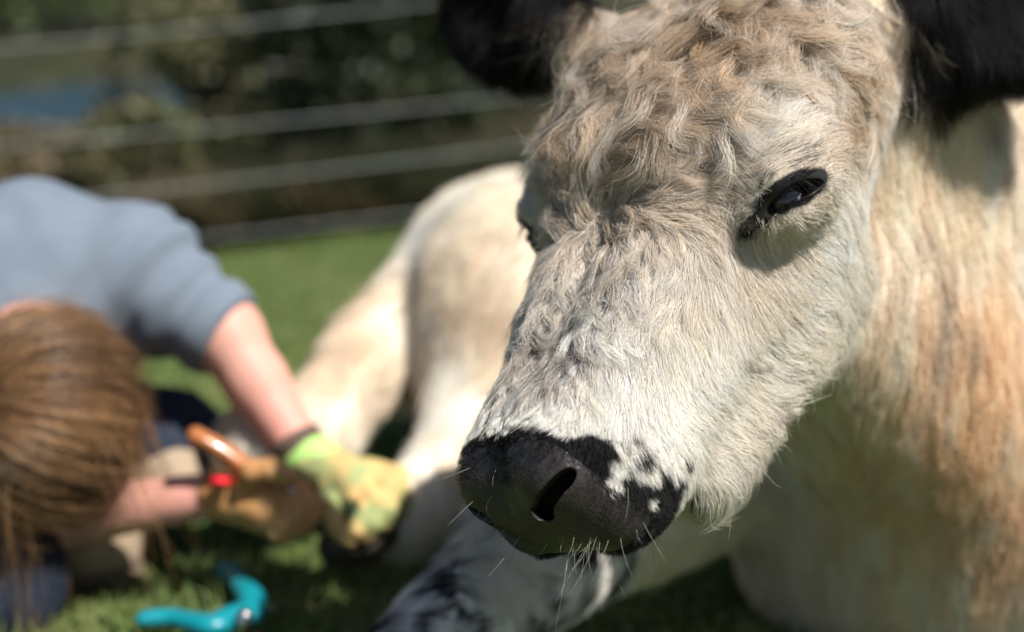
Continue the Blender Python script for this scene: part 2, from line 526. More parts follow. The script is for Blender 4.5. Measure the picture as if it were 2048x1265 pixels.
EYE_T = {}
def coat(P):
    Q = to_head(P); A = np.abs(Q[:, 0]); b = Q[:, 1]; c = Q[:, 2]
    hr = np.linalg.norm(P - HEAD_C, axis=1)
    head = (hr < .40) & (c > -.27) & (c > -.12 - .9 * (b + .20) - .9 * sstep(.0, .05, b))
    n1 = fbm(P, .035, 1, 3); n2 = fbm(P, .012, 2, 2); n3 = fbm(P, .09, 3, 2)
    # body
    col = np.tile(CREAM, (len(P), 1))
    col = lerp(col, WHITE, sstep(-.1, .6, n3 + .2 * n1) * np.where(P[:, 1] > 1.85, 1.0, .55))
    col = lerp(col, ORANGE, .22 * sstep(.18, .35, P[:, 0]) * (P[:, 1] < 1.9))
    pr = proj(P)
    arm = np.zeros(len(P))
    for q in ARMPIT:
        arm = np.maximum(arm, np.exp(-(np.linalg.norm(P - q, axis=1) / .085) ** 2))
    col = lerp(col, ORANGE, np.clip(arm * .9 + .25 * n1 * sstep(.2, .5, P[:, 0]), 0, 1))
    streak = fbm(P * np.array([1, 1, .22]), .016, 52, 2)
    col = lerp(col, ORANGE * .9, np.clip(.6 * streak, 0, .25) * (P[:, 1] < 1.9))
    col = lerp(col, WHITE, np.clip(-.9 * streak, 0, .6))
    rump = P[:, 1] > 1.85
    col = lerp(col, ORANGE * .6 + CREAM * .4, np.where(rump, np.clip(.22 + .8 * fbm(P, .10, 33, 2), 0, .65), 0))
    for q, r, l in BODYSPOT:
        e = P - q
        k = np.exp(-((e[:, 0] / r) ** 2 + (e[:, 1] / .06) ** 2 + (e[:, 2] / l) ** 2))
        col = lerp(col, GREY * .55, np.clip(k * .6 + .6 * n2 * k, 0, .55))
    leg = (P[:, 2] < .28) & (P[:, 0] < .12) & (P[:, 1] < 1.72)
    sp = sstep(.06, .16, fbm(P, .013, 44, 3) + .14 * sstep(.02, -.10, P[:, 0] - .4 * (P[:, 2] - .14)))
    col = np.where(leg[:, None], lerp(np.tile(WHITE * .9, (len(P), 1)), BLACK * 1.5, sp), col)
    # head
    hc = np.tile(WHITE, (len(P), 1))
    hc = lerp(hc, CREAM, np.clip(.35 + 1.0 * n1, 0, 1) * .70)
    crown = sstep(.190, -.030, b + .040 * n1 + .35 * np.clip(A - .05, 0, 1) + .016 * n3) * sstep(-.16, -.05, c)
    crown *= 1 - .85 * np.exp(-((A - .105) / .035) ** 2 - ((b + .005) / .045) ** 2)
    hc = lerp(hc, TAN, np.clip(crown * (.92 + .75 * n1), 0, 1))
    brg = np.exp(-((A - .012) / .036) ** 2) * sstep(.07, .11, b) * sstep(.225, .19, b)
    hc = lerp(hc, GREY, np.clip(brg * (.50 + 1.7 * n2 + .6 * n1), 0, .95))
    jawg = sstep(-.11, -.17, c) * sstep(-.06, .0, b)
    hc = lerp(hc, CREAM * .92, jawg * .5)
    # eye lids: dark skin
    S = Q.copy(); S[:, 0] = A
    e = S - EYE
    es, et, eo = e @ ES, e @ ET, e @ EO
    bend = et + .006 - .5 * (es + .0) ** 2 / .03
    lid = 1 - np.sqrt((es / .027) ** 2 + ((et - .0015 + .04 * es) / .0115) ** 2) + .20 * n2
    EYE_T[len(P)] = et
    inner = 1 - np.sqrt(((es + .026) / .017) ** 2 + ((et + .0035 - .12 * (es + .026)) / .0055) ** 2) + .12 * n2
    lid = np.where((np.abs(eo) < .04), np.maximum(lid, inner), -1)
    hc = lerp(hc, BLACK, sstep(-.10, .10, lid))
    halo = np.exp(-(np.maximum(-lid, 0) / .5) ** 2)
    # spots
    for q, r in LID3:
        k = sstep(1.25, .8, np.linalg.norm((P - q) * np.array([1, 1, 1]), axis=1) / r + .35 * n2)
        hc = lerp(hc, BLACK * 2, k * .85)
    mb = muzzle_black(Q)
    hc = lerp(hc, WHITE, sstep(-.045, -.005, mb) * .8)
    dark = sstep(-.0012, .0012, mb)
    for q, r in SPOT3:
        k = sstep(1.2, .8, np.linalg.norm(P - q, axis=1) / abs(r) + .4 * n2)
        dark = np.maximum(dark, k) if r > 0 else np.minimum(dark, 1 - k)
    for q, r in DIRT3:
        hc = lerp(hc, np.array([.20, .12, .07]), sstep(1.3, .7, np.linalg.norm(P - q, axis=1) / r + .5 * n2) * .8)
    hc = lerp(hc, BLACK, dark)
    col = np.where(head[:, None], hc, col)
    # ears
    m = hr < .45
    ear = np.full(len(P), 1.0)
    if m.any():
        ear[m] = np.minimum(ear_sdf(P[m], EAR_N, .075, C_UP, C_BACK), ear_sdf(P[m], EAR_F, .047, C_UP, C_BACK + .4 * C_RIGHT))
    near_e = (EAR_N[1] - EAR_N[0]); near_e /= np.linalg.norm(near_e)
    te = (P - EAR_N[0]) @ near_e
    tf = (P - EAR_F[0]) @ unit(EAR_F[1] - EAR_F[0])
    dk = sstep(.012, .004, ear) * np.maximum(sstep(-.012, .004, te), sstep(-.02, .005, tf))
    col = lerp(col, BLACK * .35, dk)
    return np.clip(col, .0035, .94), dict(head=head, mb=mb, dark=dark, lid=lid, ear=dk > .5, crown=crown, Q=Q, leg=leg)

# ------------------------------------------------------------------ cow: body mesh
def skin_mat():
    m = mat('cow_hide', rough=.8, spec=.2, attr='coat')
    return m
M_HIDE = skin_mat()
M_NOSE = mat('nose_leather', (.020, .017, .018), rough=.38, spec=.55)
M_NOSE.node_tree.nodes['Principled BSDF'].inputs['Specular IOR Level'].default_value = .42
nt = M_NOSE.node_tree; b_ = nt.nodes['Principled BSDF']
tc = nt.nodes.new('ShaderNodeTexCoord')
vo = nt.nodes.new('ShaderNodeTexVoronoi'); vo.inputs['Scale'].default_value = 420; vo.feature = 'SMOOTH_F1'
no = nt.nodes.new('ShaderNodeTexNoise'); no.inputs['Scale'].default_value = 60; no.inputs['Detail'].default_value = 6
nt.links.new(tc.outputs['Object'], vo.inputs['Vector']); nt.links.new(tc.outputs['Object'], no.inputs['Vector'])
ad = nt.nodes.new('ShaderNodeMath'); ad.operation = 'ADD'
nt.links.new(vo.outputs['Distance'], ad.inputs[0]); nt.links.new(no.outputs['Fac'], ad.inputs[1])
bp = nt.nodes.new('ShaderNodeBump'); bp.inputs['Strength'].default_value = .45; bp.inputs['Distance'].default_value = .0012
nt.links.new(ad.outputs[0], bp.inputs['Height']); nt.links.new(bp.outputs['Normal'], b_.inputs['Normal'])
cr = nt.nodes.new('ShaderNodeMapRange'); cr.inputs['From Min'].default_value = .35; cr.inputs['From Max'].default_value = .7
cr.inputs['To Min'].default_value = .27; cr.inputs['To Max'].default_value = .48
nt.links.new(no.outputs['Fac'], cr.inputs['Value']); nt.links.new(cr.outputs['Result'], b_.inputs['Roughness'])
mxn = nt.nodes.new('ShaderNodeMix'); mxn.data_type = 'RGBA'
mxn.inputs['A'].default_value = (.016, .013, .014, 1); mxn.inputs['B'].default_value = (.052, .043, .043, 1)
nt.links.new(no.outputs['Fac'], mxn.inputs['Factor']); nt.links.new(mxn.outputs['Result'], b_.inputs['Base Color'])

cow = thing('cow', (W(1500, 900, 1.9)[0], W(1500, 900, 1.9)[1], 0), 'cream and white curly-coated cow with black ears and nose lying on the grass', 'cow')
ccol, cinf = coat(COWV)
fc = COWV[COWF].mean(1)
def bare_nose(P):
    Q = to_head(P); mb = muzzle_black(Q)
    return (mb > .007) & (Q[:, 1] - .55 * np.abs(Q[:, 0]) > .220) & (Q[:, 2] > -.095)
fm = np.where(bare_nose(fc), 1, 0)
fm = np.where(cinf['lid'][COWF].mean(1) > .06, 3, fm)
M_LID = mat('eyelid_skin', (.016, .014, .015), rough=.42, spec=.45, bump=(260, .5, .0012))
fm = np.where(NOSTRIL_D[COWF].mean(1) < .98, 2, fm)
M_NOSTRIL = mat('nostril_lining', (.010, .006, .006), rough=.8, spec=.1)
mesh_obj('body', COWV, COWF, None, cow, col=ccol * .8, mats=[M_HIDE, M_NOSE, M_NOSTRIL, M_LID], fmat=fm)

# eyes
M_EYE = mat('eye', (.006, .005, .006), rough=.05, spec=.6, coat=.5)
def uv_sphere(c, r, n=24, m=14):
    V = []; F = []
    for i in range(m + 1):
        th = math.pi * i / m
        for j in range(n):
            ph = 2 * math.pi * j / n
            V.append((math.sin(th) * math.cos(ph), math.sin(th) * math.sin(ph), math.cos(th)))
    for i in range(m):
        for j in range(n):
            F.append((i * n + j, (i + 1) * n + j, (i + 1) * n + (j + 1) % n, i * n + (j + 1) % n))
    return np.asarray(c) + np.array(V) * r, np.array(F)
for sgn in (1, -1):
    q = (EYE - EO * .0165) * np.array([sgn, 1, 1])
    ev, ef = uv_sphere(from_head(q)[0], .0205)
    mesh_obj('eye', ev, ef, M_EYE, cow)

# ------------------------------------------------------------------ cow: grooming
# strokes combed on the coat: from, to, strand length in mm, unruliness
STROKES = [
 (1130, 200, 1040, 215, 34, .5), (1150, 270, 1045, 280, 30, .4), (1120, 120, 1190, 190, 36, .5), (1200, 60, 1110, 60, 38, .6), (1090, 330, 1045, 335, 24, .4),
 (1300, 20, 1200, 35, 40, .8), (1380, 60, 1330, 120, 40, 1.3), (1380, 130, 1320, 210, 36, .9), (1300, 160, 1230, 205, 36, .8), (1430, 100, 1390, 150, 36, 1.3),
 (1195, 400, 1202, 320, 30, .46), (1160, 400, 1110, 310, 28, .4), (1230, 400, 1320, 345, 30, .45), (1250, 300, 1330, 270, 32, .6), (1350, 300, 1450, 280, 32, .6), (1280, 250, 1350, 225, 32, .7),
 (1320, 400, 1400, 335, 26, .4), (1450, 345, 1550, 265, 18, .25), (1560, 260, 1630, 180, 18, .3), (1500, 230, 1530, 200, 24, .6), (1470, 150, 1520, 200, 30, .6), (1560, 140, 1600, 160, 24, .5),
 (1350, 450, 1415, 445, 20, .3), (1290, 440, 1340, 455, 24, .4), (1400, 480, 1270, 490, 22, .4), (1390, 500, 1320, 590, 20, .36), (1420, 520, 1435, 640, 16, .2), (1450, 490, 1510, 590, 14, .15),
 (1165, 465, 1100, 495, 28, .46), (1100, 500, 1115, 550, 26, .46), (1180, 475, 1240, 505, 26, .46), (1240, 510, 1225, 570, 24, .46), (1180, 520, 1150, 570, 24, .4),
 (1110, 590, 1075, 700, 24, .48), (1150, 640, 1125, 750, 24, .48), (1200, 600, 1205, 700, 24, .48), (1060, 740, 1035, 820, 22, .45), (1130, 740, 1110, 830, 24, .48), (1250, 640, 1265, 740, 20, .38), (1300, 700, 1315, 800, 16, .25), (1220, 740, 1215, 830, 16, .25),
 (1380, 640, 1420, 740, 14, .15), (1400, 750, 1490, 800, 13, .15), (1340, 800, 1430, 860, 12, .12), (1500, 600, 1580, 680, 13, .15), (1560, 500, 1640, 565, 12, .15), (1600, 640, 1680, 690, 14, .15), (1500, 720, 1590, 750, 13, .15), (1480, 830, 1560, 850, 14, .2), (1600, 780, 1680, 740, 16, .25),
 (1100, 800, 1080, 855, 12, .3), (1200, 800, 1195, 855, 11, .15), (1280, 850, 1320, 920, 9, .1), (1350, 900, 1375, 980, 8, .1), (1250, 900, 1270, 960, 7, .1), (1320, 980, 1350, 1040, 7, .12),
 (1520, 350, 1570, 315, 8, .1), (1600, 320, 1640, 290, 9, .12), (1650, 350, 1680, 420, 12, .15), (1650, 240, 1700, 320, 20, .3), (1620, 440, 1680, 480, 11, .12), (1540, 450, 1600, 480, 8, .1), (1500, 440, 1470, 470, 6, .1), (1450, 430, 1430, 455, 12, .2),
 (1680, 100, 1735, 190, 26, .5), (1600, 50, 1680, 110, 28, .5), (1700, 330, 1715, 430, 24, .4), (1690, 480, 1720, 560, 22, .3), (1500, 30, 1560, 90, 32, .6), (1690, 620, 1740, 660, 20, .3),
]
_k0, _kd, _kl, _km = [], [], [], []
_ha, _hb = hits([q[:2] for q in STROKES])[0], hits([q[2:4] for q in STROKES])[0]
for (x0, y0, x1, y1, l, ms), p, q in zip(STROKES, _ha, _hb):
    a, b = to_head(p[None])[0], to_head(q[None])[0]
    _k0.append((a + b) / 2); _kd.append(unit(b - a)); _kl.append(l / 1000.); _km.append(ms)
_k0, _kd, _kl, _km = map(np.array, (_k0, _kd, _kl, _km))
mir = np.array([-1, 1, 1])
K0 = np.concatenate([_k0, _k0 * mir]); KD = np.concatenate([_kd, _kd * mir]); KL = np.tile(_kl, 2); KM = np.tile(_km, 2)
KS = np.concatenate([np.ones(len(_k0)), -np.ones(len(_k0))])

def groom(P):
    """combed direction (world), strand length and unruliness on the head"""
    Q = to_head(P)
    d2 = ((Q[:, None] - K0[None]) ** 2).sum(2)
    w = np.exp(-d2 / (2 * .016 ** 2)) + 1e-5 / (d2 + 1e-4)
    far = sstep(-.03, -.06, Q[:, 0])[:, None]
    w = w * np.where(KS[None] > 0, 1 - far, far)
    w = w / w.sum(1, keepdims=True)
    D = w @ KD
    L_, M_ = w @ KL, w @ KM
    jw = sstep(-.125, -.165, Q[:, 2]) * (Q[:, 1] > -.12)
    return unit(D) @ HR.T, L_ + (np.maximum(L_, .024) - L_) * jw, M_ + (np.maximum(M_, .30) - M_) * jw

def scatter(V, F, n, weight):
    A = np.linalg.norm(np.cross(V[F[:, 1]] - V[F[:, 0]], V[F[:, 2]] - V[F[:, 0]]), axis=1) / 2
    w = A * weight
    f = rng.choice(len(F), n, p=w / w.sum())
    r1 = np.sqrt(rng.random(n)); r2 = rng.random(n)
    t = V[F[f]]
    return (t[:, 0] * (1 - r1)[:, None] + t[:, 1] * (r1 * (1 - r2))[:, None] + t[:, 2] * (r1 * r2)[:, None]), f

def scatter_i(V, F, n, weight, vals):
    A = np.linalg.norm(np.cross(V[F[:, 1]] - V[F[:, 0]], V[F[:, 2]] - V[F[:, 0]]), axis=1) / 2
    w = A * weight
    f = rng.choice(len(F), n, p=w / w.sum())
    r1 = np.sqrt(rng.random(n)); r2 = rng.random(n)
    b = np.stack([1 - r1, r1 * (1 - r2), r1 * r2], 1)
    ip = lambda X: (X[F[f]] * (b[:, :, None] if X.ndim == 2 else b)).sum(1)
    return ip(V), f, [ip(v) for v in vals]

def tang(D, N):
    return unit(D - N * (D * N).sum(1, keepdims=True))

def rotn(D, N, a):
    c, s = np.cos(a)[:, None], np.sin(a)[:, None]
    return D * c + np.cross(N, D) * s + N * ((N * D).sum(1, keepdims=True)) * (1 - c)

def grow_guides(R0, L, D0, lift, curl, K, f, dirfn=None, follow=.6, drop=0.0):
    """march strands over the surface f; returns (N, K, 3)"""
    P = R0.copy(); N = unit(grad(f, P, 1e-3)); D = tang(D0, N)
    pts = [P.copy()]
    ds = (L / (K - 1))[:, None]
    for k in range(1, K):
        t = k / (K - 1)
        D = tang(D, N)
        if dirfn is not None:
            D = tang(D * (1 - .25 * follow) + dirfn(P) * .25 * follow, N)
        D = rotn(D, N, curl(t, ds[:, 0]))
        h = lift * (1 - t) ** 1.2
        step = unit(D + N * h[:, None] - np.array([0, 0, drop]))
        P = P + step * ds
        d = f(P); N = unit(grad(f, P, 1e-3))
        P = P + N * np.maximum(.0012 + .002 * t - d, 0)[:, None]
        pts.append(P.copy())
    return np.stack(pts, 1)

def nearest(G, R):
    kd = kdtree.KDTree(len(G))
    for i, p in enumerate(G):
        kd.insert(p, i)
    kd.balance()
    return np.array([kd.find(p)[1] for p in R])

def nearest3(G, R):
    kd = kdtree.KDTree(len(G))
    for i, p in enumerate(G):
        kd.insert(p, i)
    kd.balance()
    q = [kd.find_n(p, 3) for p in R]
    return np.array([[e[1] for e in r] for r in q]), np.array([[e[2] for e in r] for r in q])

def fur(R, G, gi, clump, jit, lenvar, gi3=None, w3=None):
    """strands rooted at R following guide curves G[gi], or a blend of three"""
    n, K = len(R), G.shape[1]
    g = G[gi]
    if gi3 is not None:
        rel3 = G - G[:, :1]
        mixd = (rel3[gi3] * w3[:, :, None, None]).sum(1)
        g = g[:, :1] + mixd
    t = np.linspace(0, 1, K)[None, :, None]
    off = (R - g[:, 0])[:, None]
    s = (1 - lenvar + 2 * lenvar * rng.random((n, 1, 1)))
    # resample a shorter or longer strand along its guide
    rel = (g - g[:, :1])
    rel = rel * s
    cl = clump[:, None, None] * (t ** 1.1)
    P = R[:, None] + rel - off * cl
    j1 = rng.normal(size=(n, 1, 3)); j2 = rng.normal(size=(n, 1, 3)); ph = rng.random((n, 1, 1)) * 6.28
    P = P + jit[:, None, None] * (j1 * t ** 1.3 + .45 * j2 * np.sin(t * 5.0 + ph) * t)
    return P

# ---- head fur
FV = unit(C_POS - fc)
FN = unit(np.cross(COWV[COWF[:, 1]] - COWV[COWF[:, 0]], COWV[COWF[:, 2]] - COWV[COWF[:, 0]]))
facing = (FN * FV).sum(1)
fav = lambda X: X[COWF].mean(1)
f_mb, f_lid, f_head, f_ear = fav(cinf['mb']), fav(cinf['lid']), fav(cinf['head'] * 1.0) > .5, fav(cinf['ear'] * 1.0) > .5
fuzz = sstep(.040, .006, f_mb)
hw = (f_head | f_ear) & (facing > -.45) & ((f_lid < .05) | (np.abs(fav(EYE_T[len(COWV)]) + .0005) > .0052))
NG, NH = 5600, 290000
is_m = f_mb > 0
wgt = np.where(hw, 1.0, 0) * np.where(facing > .0, 1.0, .5) * np.where(fm == 1, fuzz * .40, 1.0) * (fav(NOSTRIL_D) > 1.9)
_, _, f_mess = groom(fc)
Gr, gf, (gcol, gmb, glid, gear) = scatter_i(COWV, COWF, NG, wgt * (1 - .68 * sstep(.3, .5, f_mess)), [ccol, cinf['mb'], cinf['lid'], cinf['ear'] * 1.0])
earm = gear > .5
Gd, Gl, Gm = groom(Gr)
# ears: strands run outward along the ear and hang
ne = unit(EAR_N[1] - EAR_N[0]); fe = unit(EAR_F[1] - EAR_F[0])
isn = np.linalg.norm(Gr - (EAR_N[0] + EAR_N[1]) / 2, axis=1) < np.linalg.norm(Gr - (EAR_F[0] + EAR_F[1]) / 2, axis=1)
ed = np.where(isn[:, None], ne * .25 - C_UP * 1.0, fe * .45 - C_UP * .8)
Gd = np.where(earm[:, None], ed, Gd); Gl = np.where(earm, .036, Gl); Gm = np.where(earm, .25, Gm)
Gl = np.where(earm, Gl, np.minimum(Gl, .006 + .25 * np.maximum(-gmb, 0)))
Gl = np.where((gmb > -.002) & ~earm, .0036 - .0016 * sstep(.004, .014, gmb), Gl)
Gl = np.where(glid > -.9, np.minimum(Gl, .0026 + .012 * np.clip(-glid, 0, 1)), Gl)
Gl = Gl * rng.uniform(.8, 1.25, NG) * (1 + .75 * sstep(.35, .6, Gm)) * np.where((Gl > .0095) & (Gm < .35), 1.45, 1.0)
crown_g = np.clip(Gm, 0, 1.4)
Gd0 = rotn(Gd, FN[gf], rng.normal(size=NG) * (.02 + .36 * crown_g) + fbm(Gr, .028, 61, 2) * 1.8 * crown_g)
cv = rng.normal(size=NG) * 40 * crown_g + fbm(Gr, .022, 71, 2) * 85 * crown_g
wob = fbm(Gr, .02, 77, 1) * 6.28 + rng.normal(size=NG) * .6
wamp = .12 + .75 * np.clip(crown_g - .1, 0, 1)
KG = 9
curl = lambda t, ds: cv * ds + wamp * np.sin(9.5 * t + wob)
GUIDE = grow_guides(Gr, Gl, Gd0, .20 + .72 * np.clip(crown_g - .12, 0, 1.2) * rng.uniform(.4, 1, NG), curl, KG, cow_sdf, drop=.04)
Hr, hf, (Hr_col, hmb, hear) = scatter_i(COWV, COWF, NH, wgt * np.where(is_m, 1.5, 1.0), [ccol, cinf['mb'], cinf['ear'] * 1.0])
hear = hear > .5
gi3, gd3 = nearest3(Gr, Hr)
gi = gi3[:, 0]
keep = hear == earm[gi]
Hr, Hr_col, gi, hf, em, hmb, gi3, gd3 = Hr[keep], Hr_col[keep], gi[keep], hf[keep], hear[keep], hmb[keep], gi3[keep], gd3[keep]
mess = crown_g[gi]; Ls = Gl[gi]
w3 = 1 / (gd3 + .0008) ** 2; w3 /= w3.sum(1, keepdims=True)
solo = sstep(.22, .5, mess)[:, None]
w3 = w3 * (1 - solo) + np.array([[1., 0, 0]]) * solo
clump = np.clip(.14 + 1.4 * (mess - .10), .14, .94) * rng.uniform(.5, 1.05, len(Hr))
stray = np.where(rng.random(len(Hr)) < .03, 3.5, 1.0)
HP_ = fur(Hr, GUIDE, gi, clump / stray, Ls * (.060 - .012 * np.clip(mess, 0, 1)) * stray, .30, gi3, w3)
# colour: each lock its own tone, each strand a little
lock = rng.normal(size=NG); lock2 = rng.normal(size=NG)
lv = .025 + .10 * np.clip(mess, 0, 1)
tone = 1 + lv * lock[gi] + .075 * rng.normal(size=len(Hr))
warm = np.clip((.01 + .05 * np.clip(mess, 0, 1)) * lock2[gi] + .035 * rng.normal(size=len(Hr)), -.2, .2)
lum = Hr_col.mean(1, keepdims=True)
hc3 = Hr_col * np.clip(tone, .5, 1.3)[:, None] * np.stack([1 + warm * .6, np.ones_like(warm), 1 - warm], 1)
dk = (rng.random(len(Hr)) < .015 + .12 * np.clip(mess, 0, 1))
hc3 = np.where((dk & (lum[:, 0] > .2))[:, None], hc3 * .45, hc3)
lt = (rng.random(len(Hr)) < .14) & (lum[:, 0] > .2)
hc3 = np.where(lt[:, None], np.maximum(hc3, WHITE * .95), hc3)
tt = np.linspace(0, 1, KG)[None, :, None]
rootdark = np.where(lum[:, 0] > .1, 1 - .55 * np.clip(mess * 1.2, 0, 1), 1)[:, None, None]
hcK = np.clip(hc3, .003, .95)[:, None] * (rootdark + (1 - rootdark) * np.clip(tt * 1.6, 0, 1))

def hair_mat(name, rough=.45, spec=.35):
    m = bpy.data.materials.new(name); m.use_nodes = True
    nt = m.node_tree; b = nt.nodes['Principled BSDF']
    a = nt.nodes.new('ShaderNodeAttribute'); a.attribute_name = 'coat'
    nt.links.new(a.outputs['Color'], b.inputs['Base Color'])
    b.inputs['Roughness'].default_value = rough; b.inputs['Specular IOR Level'].default_value = spec
    tr = nt.nodes.new('ShaderNodeBsdfTranslucent'); nt.links.new(a.outputs['Color'], tr.inputs['Color'])
    mx = nt.nodes.new('ShaderNodeMixShader'); mx.inputs[0].default_value = .30
    nt.links.new(b.outputs[0], mx.inputs[1]); nt.links.new(tr.outputs[0], mx.inputs[2])
    nt.links.new(mx.outputs[0], nt.nodes['Material Output'].inputs['Surface'])
    return m
M_FUR = hair_mat('cow_fur')
M_EARFUR = hair_mat('black_ear_fur', .5, .22)
rad = np.where(em, .00018, np.where(Ls < .005, .00009, .000125)) * rng.uniform(.75, 1.25, len(Hr))
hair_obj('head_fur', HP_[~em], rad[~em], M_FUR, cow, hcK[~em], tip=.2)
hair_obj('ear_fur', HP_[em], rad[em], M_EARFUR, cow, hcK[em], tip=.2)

# ---- body fur
bw = (~f_head) & (~f_ear) & (facing > -.4)
pz = proj(fc)
inview = (pz[:, 0] > -150) & (pz[:, 0] < 2350) & (pz[:, 1] > -300) & (pz[:, 1] < 1500)
bw = bw & inview
Br, bf = scatter(COWV, COWF, 3800, bw * 1.0)
down = np.array([0, 0, -1.0])
back = unit(np.array([-.35, .6, 0]))
Bd = np.where((Br[:, 1] > 1.85)[:, None], unit(np.array([-.5, -.1, -.8])), unit(np.array([.05, .1, -1.0])))
legm = (Br[:, 2] < .28) & (Br[:, 0] < .12) & (Br[:, 1] < 1.75)
Bd = np.where(legm[:, None], unit(np.array([-.7, -.3, -.5])), Bd)
Bl = np.where(legm, .016, np.where(Br[:, 1] > 1.85, .034, .026)) * rng.uniform(.8, 1.25, len(Br))
Bd0 = rotn(tang(Bd, FN[bf]), FN[bf], rng.normal(size=len(Br)) * .07 + fbm(Br, .09, 81, 2) * .5)
bcv = rng.normal(size=len(Br)) * 14
BG = grow_guides(Br, Bl, Bd0, np.full(len(Br), .32), lambda t, ds: bcv * ds, 6, cow_sdf)
Cr, cf, (Ccol,) = scatter_i(COWV, COWF, 150000, bw * 1.0, [ccol])
ci3, cd3 = nearest3(Br, Cr); ci = ci3[:, 0]
w3b = 1 / (cd3 + .002) ** 2; w3b /= w3b.sum(1, keepdims=True)
CPs = fur(Cr, BG, ci, .15 + .25 * rng.random(len(Cr)), Bl[ci] * .08, .3, ci3, w3b)
bl = rng.normal(size=len(Br))
ct = np.clip(1 + .045 * bl[ci] + .10 * rng.normal(size=len(Cr)), .55, 1.25)
hair_obj('body_fur', CPs, .00028 * rng.uniform(.7, 1.3, len(Cr)), M_FUR, cow, np.clip(Ccol * ct[:, None], .004, .92), tip=.3)

# ---- eyelashes
n = 46
u = rng.uniform(-.9, 1.0, n); 
base = EYE + ES * (u[:, None] * .022) + ET * (.0065 * (1 - u ** 2))[:, None] + EO * (.0150 * (1 - .6 * u ** 2))[:, None]
ld = unit(EO * .75 - ET * .75 + ES * (.25 * u[:, None] + .1) + rng.normal(size=(n, 3)) * .10)
ll = rng.uniform(.008, .018, n)
t = np.linspace(0, 1, 6)[None, :, None]
LP = base[:, None] + ld[:, None] * ll[:, None, None] * t - ET * (.010 * t ** 2)
for sgn in (1, -1):
    lc = np.where(rng.random(n)[:, None] < .12, np.array([[.12, .12, .12]]), np.array([[.02, .02, .02]]))
    hair_obj('eyelashes', from_head((LP * np.array([sgn, 1, 1])).reshape(-1, 3)).reshape(LP.shape), np.full(n, .00009), M_EARFUR, cow, lc, tip=.2)

# ---- whiskers
wl = []
for x, y, n in ((1200, 1088, 22), (1300, 1068, 18), (1365, 1035, 12), (1120, 1084, 9), (942, 930, 6), (948, 1000, 6), (1010, 1065, 5), (1290, 960, 4)):
    hp, hd = hits(np.array([x, y]) + rng.normal(size=(n, 2)) * np.array([30, 9]))
    wl += [p for p, dd in zip(hp, hd) if dd < 1.3]
wl = np.array(wl); wnrm = unit(grad(cow_sdf, wl, 1e-3))
wd = unit(wnrm + .35 * HD + rng.normal(size=wl.shape) * .22 - np.array([0, 0, .35]))
wlen = .012 + .034 * rng.random(len(wl)) ** 1.6
bendv = unit(rng.normal(size=wl.shape))
t = np.linspace(0, 1, 8)[None, :, None]
WP = wl[:, None] + wd[:, None] * wlen[:, None, None] * t + (bendv * (wlen * .30)[:, None])[:, None] * t ** 2
wc = np.where(rng.random(len(wl))[:, None] < .62, np.array([[.52, .50, .44]]), np.array([[.03, .03, .03]]))
hair_obj('whiskers', WP, np.full(len(wl), .000095), M_FUR, cow, wc, tip=.3)
# ------------------------------------------------------------------ cow: hooves
M_HOOF = mat('hoof_horn', (.035, .028, .024), rough=.55, spec=.4, noise=(40, (.09, .07, .055), .2))
def tube(pts, rad, n=14, flat=(1, 1), up=(0, 0, 1), cap=True):
    """round swept body along pts"""
    pts = np.asarray(pts, float); rad = np.broadcast_to(np.asarray(rad, float), (len(pts),))
    V = []; F = []
    T = np.gradient(pts, axis=0); T = unit(T)
    upv = np.asarray(up, float)
    for i in range(len(pts)):
        s = np.cross(T[i], upv); s = s / (np.linalg.norm(s) + 1e-9); u2 = np.cross(s, T[i])
        for k in range(n):
            a = 2 * math.pi * k / n
            V.append(pts[i] + s * math.cos(a) * rad[i] * flat[0] + u2 * math.sin(a) * rad[i] * flat[1])
    for i in range(len(pts) - 1):
        for k in range(n):
            F.append((i * n + k, i * n + (k + 1) % n, (i + 1) * n + (k + 1) % n, (i + 1) * n + k))
    if cap:
        F.append(tuple(range(n - 1, -1, -1))); F.append(tuple((len(pts) - 1) * n + k for k in range(n)))
    return np.array(V), F

def spline(ctrl, n):
    """smooth curve through control points"""
    c = np.asarray(ctrl, float); m = len(c)
    e = np.concatenate([2 * c[:1] - c[1:2], c, 2 * c[-1:] - c[-2:-1]])
    out = []
    for t in np.linspace(0, m - 1 - 1e-6, n):
        i = int(t); u = t - i; p0, p1, p2, p3 = e[i:i + 4]
        out.append(.5 * ((2 * p1) + (-p0 + p2) * u + (2 * p0 - 5 * p1 + 4 * p2 - p3) * u * u + (-p0 + 3 * p1 - 3 * p2 + p3) * u ** 3))
    return np.array(out)

def claw(base, d, side, L, parent):
    d = unit(np.asarray(d, float)); side = unit(side - d * (d @ side))
    for sg in (-1, 1):
        p = [base + side * sg * .019 + d * L * t for t in (0, .15, .45, .75, .95, 1.0)]
        v, f = tube(p, [.020, .024, .025, .021, .013, .005], 14, (1.0, 1.15), np.cross(side, d))
        mesh_obj('hoof', v, f, M_HOOF, parent)
claw(W(625, 968, 1.895), W(690, 1012, 1.86) - W(625, 968, 1.895), np.array([.2, .5, 1.0]), .085, cow)
claw(W(770, 1052, 1.875), W(690, 1085, 1.85) - W(770, 1052, 1.875), np.array([.6, .7, 0]), .075, cow)
claw(W(815, 1333, 1.50), W(740, 1400, 1.46) - W(815, 1333, 1.50), np.array([.3, .8, .1]), .08, cow)

# ------------------------------------------------------------------ the ground
def TZ(x, y):
    x = np.asarray(x, float); y = np.asarray(y, float)
    return sstep(2.3, 4.3, y) * np.clip(.135 * (x + .10), -.36, .45) * (1 - .6 * sstep(7, 14, y)) + .9 * sstep(14, 40, y)

